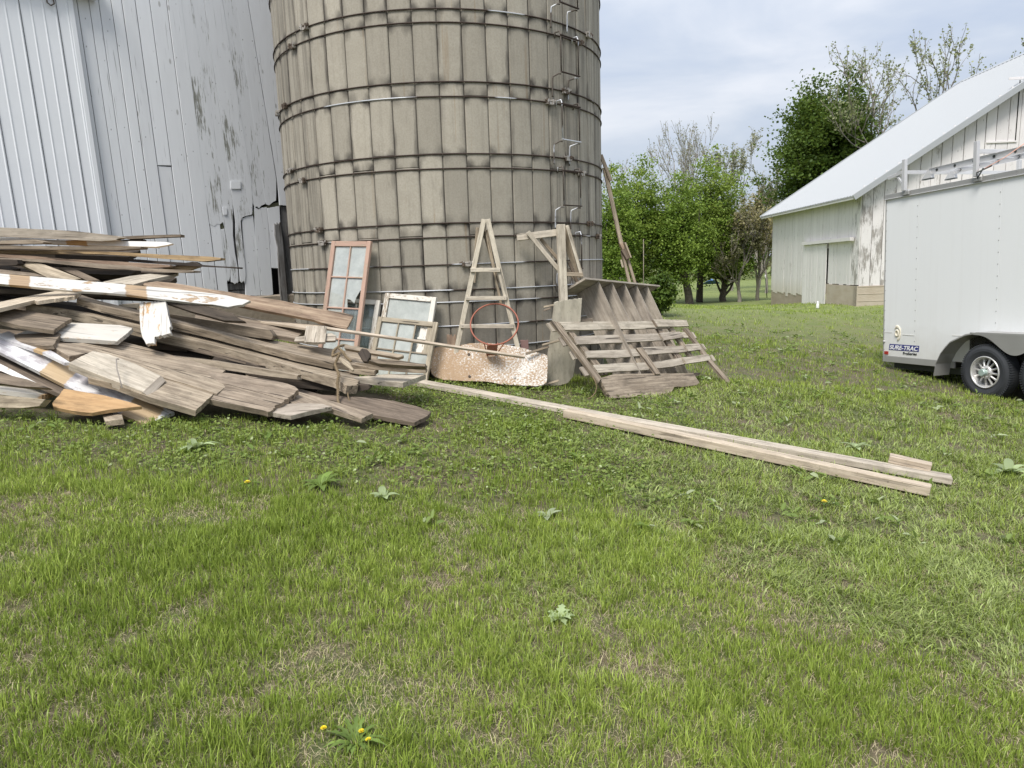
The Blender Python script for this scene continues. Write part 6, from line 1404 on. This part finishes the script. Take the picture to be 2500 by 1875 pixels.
for n, per, y0, y1 in ((8600, 11, 1.25, 2.6), (12200, 10, 2.6, 4.0), (12600, 9, 4.0, 6.0), (13200, 7, 6.0, 9.0), (12500, 5, 9.0, 14.0), (13500, 4, 14.0, 27.0)):
    cx0, cy0 = sample(RNG, n, y0, y1); sc_ = 1 + np.clip((y0 - 2) / 6, 0, 2)
    tr, iv, ba_, lu = zones(cx0, cy0); keep = RNG.uniform(0, 1, len(cx0)) > np.maximum(ba_ * .45, iv * .5); cx0, cy0 = cx0[keep], cy0[keep]
    rep = RNG.integers(max(1, per // 2), int(per * 1.6) + 1, len(cx0)); K = rep.sum()
    ox, oy = RNG.normal(0, .016 * sc_, K), RNG.normal(0, .016 * sc_, K); x, y = np.repeat(cx0, rep) + ox, np.repeat(cy0, rep) + oy
    tone = np.repeat(RNG.uniform(0, 1, len(cx0)), rep); big = np.repeat(RNG.uniform(.65, 1.35, len(cx0)), rep)
    # dry blades lie loose between the tufts
    ns = int(K * .38); xs_, ys_ = sample(RNG, ns, y0, y1); tS, iS, bS, lS = zones(xs_, ys_); kS = RNG.uniform(0, 1, len(xs_)) < .74 + .26 * bS - .3 * iS; xs_, ys_ = xs_[kS], ys_[kS]; M2 = len(xs_)
    x, y, ox, oy = np.concatenate([x, xs_]), np.concatenate([y, ys_]), np.concatenate([ox, RNG.normal(0, 1, M2)]), np.concatenate([oy, RNG.normal(0, 1, M2)])
    tone = np.concatenate([tone, RNG.uniform(0, 1, M2)]); big = np.concatenate([big, np.ones(M2)]); isS = np.arange(len(x)) >= K
    kf = free(x, y); x, y, ox, oy, tone, big, isS = [v[kf] for v in (x, y, ox, oy, tone, big, isS)]; N = len(x)
    tr, iv, ba_, lu = zones(x, y); far = np.clip((y - 6) / 10, 0, 1)
    isT = (RNG.uniform(0, 1, N) < tr * .6) & ~isS
    h = (.026 + .060 * lu * RNG.uniform(.45, 1.4, N)) * big * (1 - .35 * ba_); h = np.where(isT, RNG.uniform(.03, .085, N), h); h = np.where(isS, RNG.uniform(.018, .062, N), h)
    w = RNG.uniform(.0016, .0042, N); w = np.where(isT, RNG.uniform(.0025, .0062, N), w); w = np.where(isS, RNG.uniform(.0010, .0023, N), w)
    w = w * (1 + np.clip((y - 2.5) / 3.2, 0, 5.5) * .55)
    le = np.abs(RNG.normal(.42, .32, N)); le = np.where(isT, RNG.uniform(.7, 1.55, N), le); le = np.where(isS, RNG.uniform(1.1, 1.57, N), le)
    sw_ = fbm(x * 1.6, y * 1.6, 51, 2) * 5 * math.pi
    a = np.arctan2(oy, ox) + RNG.normal(0, .9, N); a = np.where(isT, sw_ + RNG.normal(0, 1.3, N), a); a = np.where(isS, RNG.uniform(0, 2 * math.pi, N), a)
    k = np.clip(.6 * tone + .4 * RNG.uniform(0, 1, N), 0, 1)[:, None]; hue = smooth(.35, .65, fbm(x * .8, y * .8, 61, 3))[:, None]
    c = (PA * (1 - k) + PB * k) * (1 - .22 * hue) + np.array([.015, .028, .0]) * hue
    c = np.where(isT[:, None], PC * (1 - k) + np.array([.34, .40, .145]) * k, c)
    c = np.where(isS[:, None], STRAW * k + STRAW2 * (1 - k), c)
    c = c * RNG.uniform(.6, 1.4, N)[:, None]
    for L_, v in zip((bx, by, bh, bw, bl, ba, bc), (x, y, h, w, le, a, c)): L_.append(v)
x, y, h, w_, le, a, c = [np.concatenate(v) for v in (bx, by, bh, bw, bl, ba, bc)]; N = len(x)
p = np.stack([x, y, terrain(x, y) - .004], 1); d = np.stack([np.cos(a), np.sin(a), a * 0], 1); zz_ = np.array([0, 0, 1.0])
t2_ = RNG.uniform(-1, 1, N); sx = np.stack([-np.sin(a + t2_), np.cos(a + t2_), a * 0], 1) * w_[:, None] * .5
s1_, c1_ = np.sin(le * .6)[:, None], np.cos(le * .6)[:, None]; s2_, c2_ = np.sin(np.minimum(le * 1.35, 1.62))[:, None], np.cos(np.minimum(le * 1.35, 1.62))[:, None]
mid = p + h[:, None] * .55 * (s1_ * d + c1_ * zz_); tip = mid + h[:, None] * .5 * (s2_ * d + c2_ * zz_)
V = np.stack([p - sx, p + sx, mid + sx * .85, mid - sx * .85, tip], 1).reshape(-1, 3)
i0 = np.arange(N)[:, None] * 5
loops = np.concatenate([i0 + np.array([[0, 1, 2, 3]]), i0 + np.array([[3, 2, 4]])], 1).ravel()
starts = (np.arange(N)[:, None] * 7 + np.array([[0, 4]])).ravel()
me = bpy.data.meshes.new('grass'); fast_mesh(me, V, loops, starts, None)
ca = me.color_attributes.new('tint', 'FLOAT_COLOR', 'POINT'); c4 = np.ones((N, 5, 4), np.float32); c4[:, :, :3] = c[:, None, :]; c4[:, 4, :3] *= 1.18; ca.data.foreach_set('color', c4.ravel())
tag(link('grass', me, M_['blade']), 'short mown lawn grass mixed with dry straw', 'grass', kind='stuff'); print('blades', N)
# low round leaves of creeping weeds
def leaves(name, x, y, size, asp, tilt, pal, lift, label, pale=.08, fold=.12):
    N = len(x); a = RNG.uniform(0, 2 * math.pi, N); tl_ = np.abs(RNG.normal(0, tilt, N)); rl = RNG.normal(0, tilt, N)
    d = np.stack([np.cos(a) * np.cos(tl_), np.sin(a) * np.cos(tl_), np.sin(tl_)], 1); s = unit(np.stack([-np.sin(a), np.cos(a), np.sin(rl)], 1)); nrm = np.cross(d, s)
    p = np.stack([x, y, terrain(x, y) + lift], 1); L = size[:, None]; W_ = L * asp
    prof = ((0, 0), (.28, .5), (.68, .46), (1, 0), (.68, -.46), (.28, -.5))
    V = np.stack([p + d * L * u + s * W_ * v + nrm * L * (abs(v) * fold * 2 - .18 * u * u) for u, v in prof], 1).reshape(-1, 3)
    k = RNG.uniform(0, 1, N)[:, None]; pal = np.asarray(pal); c = pal[0] * (1 - k) + pal[1] * k; pl_ = RNG.uniform(0, 1, N) < pale; c[pl_] = pal[2] * RNG.uniform(.8, 1.15, (pl_.sum(), 1))
    i0 = np.arange(N)[:, None] * 6; Q = np.concatenate([i0 + np.array([[0, 1, 2, 3]]), i0 + np.array([[0, 3, 4, 5]])], 0)
    return tag(link(name, color_mesh(name, V, Q, np.repeat(c, 6, 0)), M_['leaf']), label, 'weeds', kind='stuff')
x, y = sample(RNG, 150000, 3.6, 7.9); tr, iv, b_, lu = zones(x, y); k = (RNG.uniform(0, 1, len(x)) < iv * (.22 + 1.1 * np.clip(lu - .25, 0, 1)) * (1 - .75 * b_)); x, y = x[k], y[k]
leaves('creeping_weeds', x, y, RNG.uniform(.013, .029, len(x)), .95, .35, ((.125, .19, .035), (.29, .36, .10), (.42, .48, .25)), RNG.uniform(.008, .055, len(x)), 'creeping round-leaved weeds covering the ground before the pile', .05)
cx_, cy_ = sample(RNG, 1200, 3.4, 16.0); tr, iv, b_, lu = zones(cx_, cy_); k = RNG.uniform(0, 1, len(cx_)) < np.clip(.15 + .8 * tr + .55 * iv + .45 * smooth(7, 10, cy_), 0, 1); cx_, cy_ = cx_[k], cy_[k]
m_ = RNG.integers(2, 9, len(cx_)); x = np.repeat(cx_, m_) + RNG.normal(0, .03, m_.sum()); y = np.repeat(cy_, m_) + RNG.normal(0, .03, m_.sum()); kf = free(x, y); x, y = x[kf], y[kf]
leaves('broad_leaves', x, y, RNG.uniform(.035, .092, len(x)) * (1 + .03 * np.clip(y - 6, 0, 9)), .36, .42, ((.145, .22, .045), (.26, .34, .10), (.42, .48, .28)), RNG.uniform(.012, .05, len(x)), 'scattered broad leaves of dandelion and dock in the lawn', .22)
# single weeds and dandelions one can point at
def leaf_mesh(L, Wd, jag, rng, col):
    n = 7; V = []; 
    for i in range(n + 1):
        t = i / n; ww = Wd * math.sin(math.pi * min(.97, .12 + .86 * t)) ** .8 * (1 if not jag else (1.15 if i % 2 else .55)) * .5
        z = L * (.55 * t - .62 * t * t); V += [(L * t, -ww, z + ww * .35), (L * t, 0, z), (L * t, ww, z + ww * .35)]
    Fc = []
    for i in range(n):
        for k in (0, 1): a = 3 * i + k; Fc.append((a, a + 3, a + 4, a + 1))
    return color_mesh('leaf', V, Fc, np.tile(np.array(col) * rng.uniform(.85, 1.15), (len(V), 1)))
def weed(name, px, py, label, cat, n, L, Wd, jag, col, heads=(), seed=1, hs=1.0):
    rng = np.random.default_rng(seed); g = G(px, py); root = thing(name, g, label, cat)
    for k in range(n):
        a = 2 * math.pi * (k + rng.uniform(-.3, .3)) / n; Mx = Matrix.Translation(g + Vector((math.cos(a) * .01, math.sin(a) * .01, .012))) @ Matrix.Rotation(a, 4, 'Z') @ Matrix.Rotation(-rng.uniform(.05, .55), 4, 'Y')
        link('leaf', leaf_mesh(L * rng.uniform(.7, 1.2), Wd * rng.uniform(.8, 1.2), jag, rng, col if rng.random() > .25 else tuple(v * 1.5 for v in col)), M_['leaf'], root, Mx)
    for hx_, hy_ in heads:
        t = W(hx_, hy_, g.y + rng.uniform(-.03, .05)); b_ = g + (t - g) * Vector((.3, .3, 0)).length * .2; b_.z = gz(b_.x, b_.y)
        if t.z < b_.z + .02: t.z = b_.z + .03
        tube('stem', [b_, (b_ + t) / 2 + Vector((.006, 0, .004)), t], .0022, M_['leaf_stem'], root, 5)
        mb = MB()
        for ring_, rr_, zz2 in ((9, .019 * hs, .000), (9, .014 * hs, .005 * hs), (7, .008 * hs, .009 * hs)):
            for k in range(ring_ * 2):
                a = 2 * math.pi * k / (ring_ * 2) + rng.uniform(-.1, .1); ca_, sa_ = math.cos(a), math.sin(a)
                mb.add([t + Vector((ca_ * .002 - sa_ * .0014, sa_ * .002 + ca_ * .0014, zz2)), t + Vector((ca_ * .002 + sa_ * .0014, sa_ * .002 - ca_ * .0014, zz2)), t + Vector((ca_ * rr_ + sa_ * .0022, sa_ * rr_ - ca_ * .0022, zz2 + .004)), t + Vector((ca_ * rr_ - sa_ * .0022, sa_ * rr_ + ca_ * .0022, zz2 + .004))], [(0, 1, 2, 3)])
        mb.build('flower_head', M_['yellow'], root, origin=t)
    return root
M_['leaf_stem'] = plain('plant_stem', (.15, .17, .06), .6)
DG, PG, MG = (.11, .175, .035), (.32, .39, .20), (.15, .22, .05)
weed('dandelion', 868, 1822, 'dandelion plant with several yellow heads in the near grass', 'dandelion', 18, .085, .016, True, MG, ((790, 1779), (883, 1794), (880, 1834), (901, 1826)), 2, .5)
weed('dandelion', 605, 1188, 'single yellow dandelion before the pile, in dry grass', 'dandelion', 6, .08, .018, True, DG, ((604, 1178),), 3)
weed('dandelion', 2015, 1236, 'single yellow dandelion in front of the beam ends', 'dandelion', 6, .09, .02, True, DG, ((2012, 1225),), 4)
weed('weed', 2462, 1160, 'pale broad-leaved weed at the right edge beyond the beam ends', 'weed', 12, .16, .06, False, PG, (), 5)
weed('weed', 1368, 1516, 'small yellow-green lobed weed alone in the near lawn', 'weed', 8, .06, .035, True, PG, (), 6)
weed('weed', 1335, 1270, 'whitish upturned weed leaves in the middle of the lawn', 'weed', 5, .08, .035, False, (.36, .41, .26), (), 7)
weed('weed', 2090, 1098, 'pale broad weed leaves just behind the longest beam', 'weed', 7, .11, .045, False, PG, (), 8)
weed('weed', 935, 1222, 'weed with pale oval leaves right of the lone dandelion', 'weed', 6, .09, .04, False, PG, (), 9)
weed('weed', 785, 1192, 'dark green tongue-leaved weed between dandelion and pile', 'weed', 10, .13, .04, False, MG, (), 10)
weed('weed', 480, 1100, 'broad-leaved weed nearest the foot of the wide white plank', 'weed', 9, .13, .045, False, PG, (), 11)
weed('weed', 2310, 985, 'bright yellow-green grass clump in the lawn before the trailer', 'weed', 26, .22, .012, False, (.19, .25, .05), (), 12)
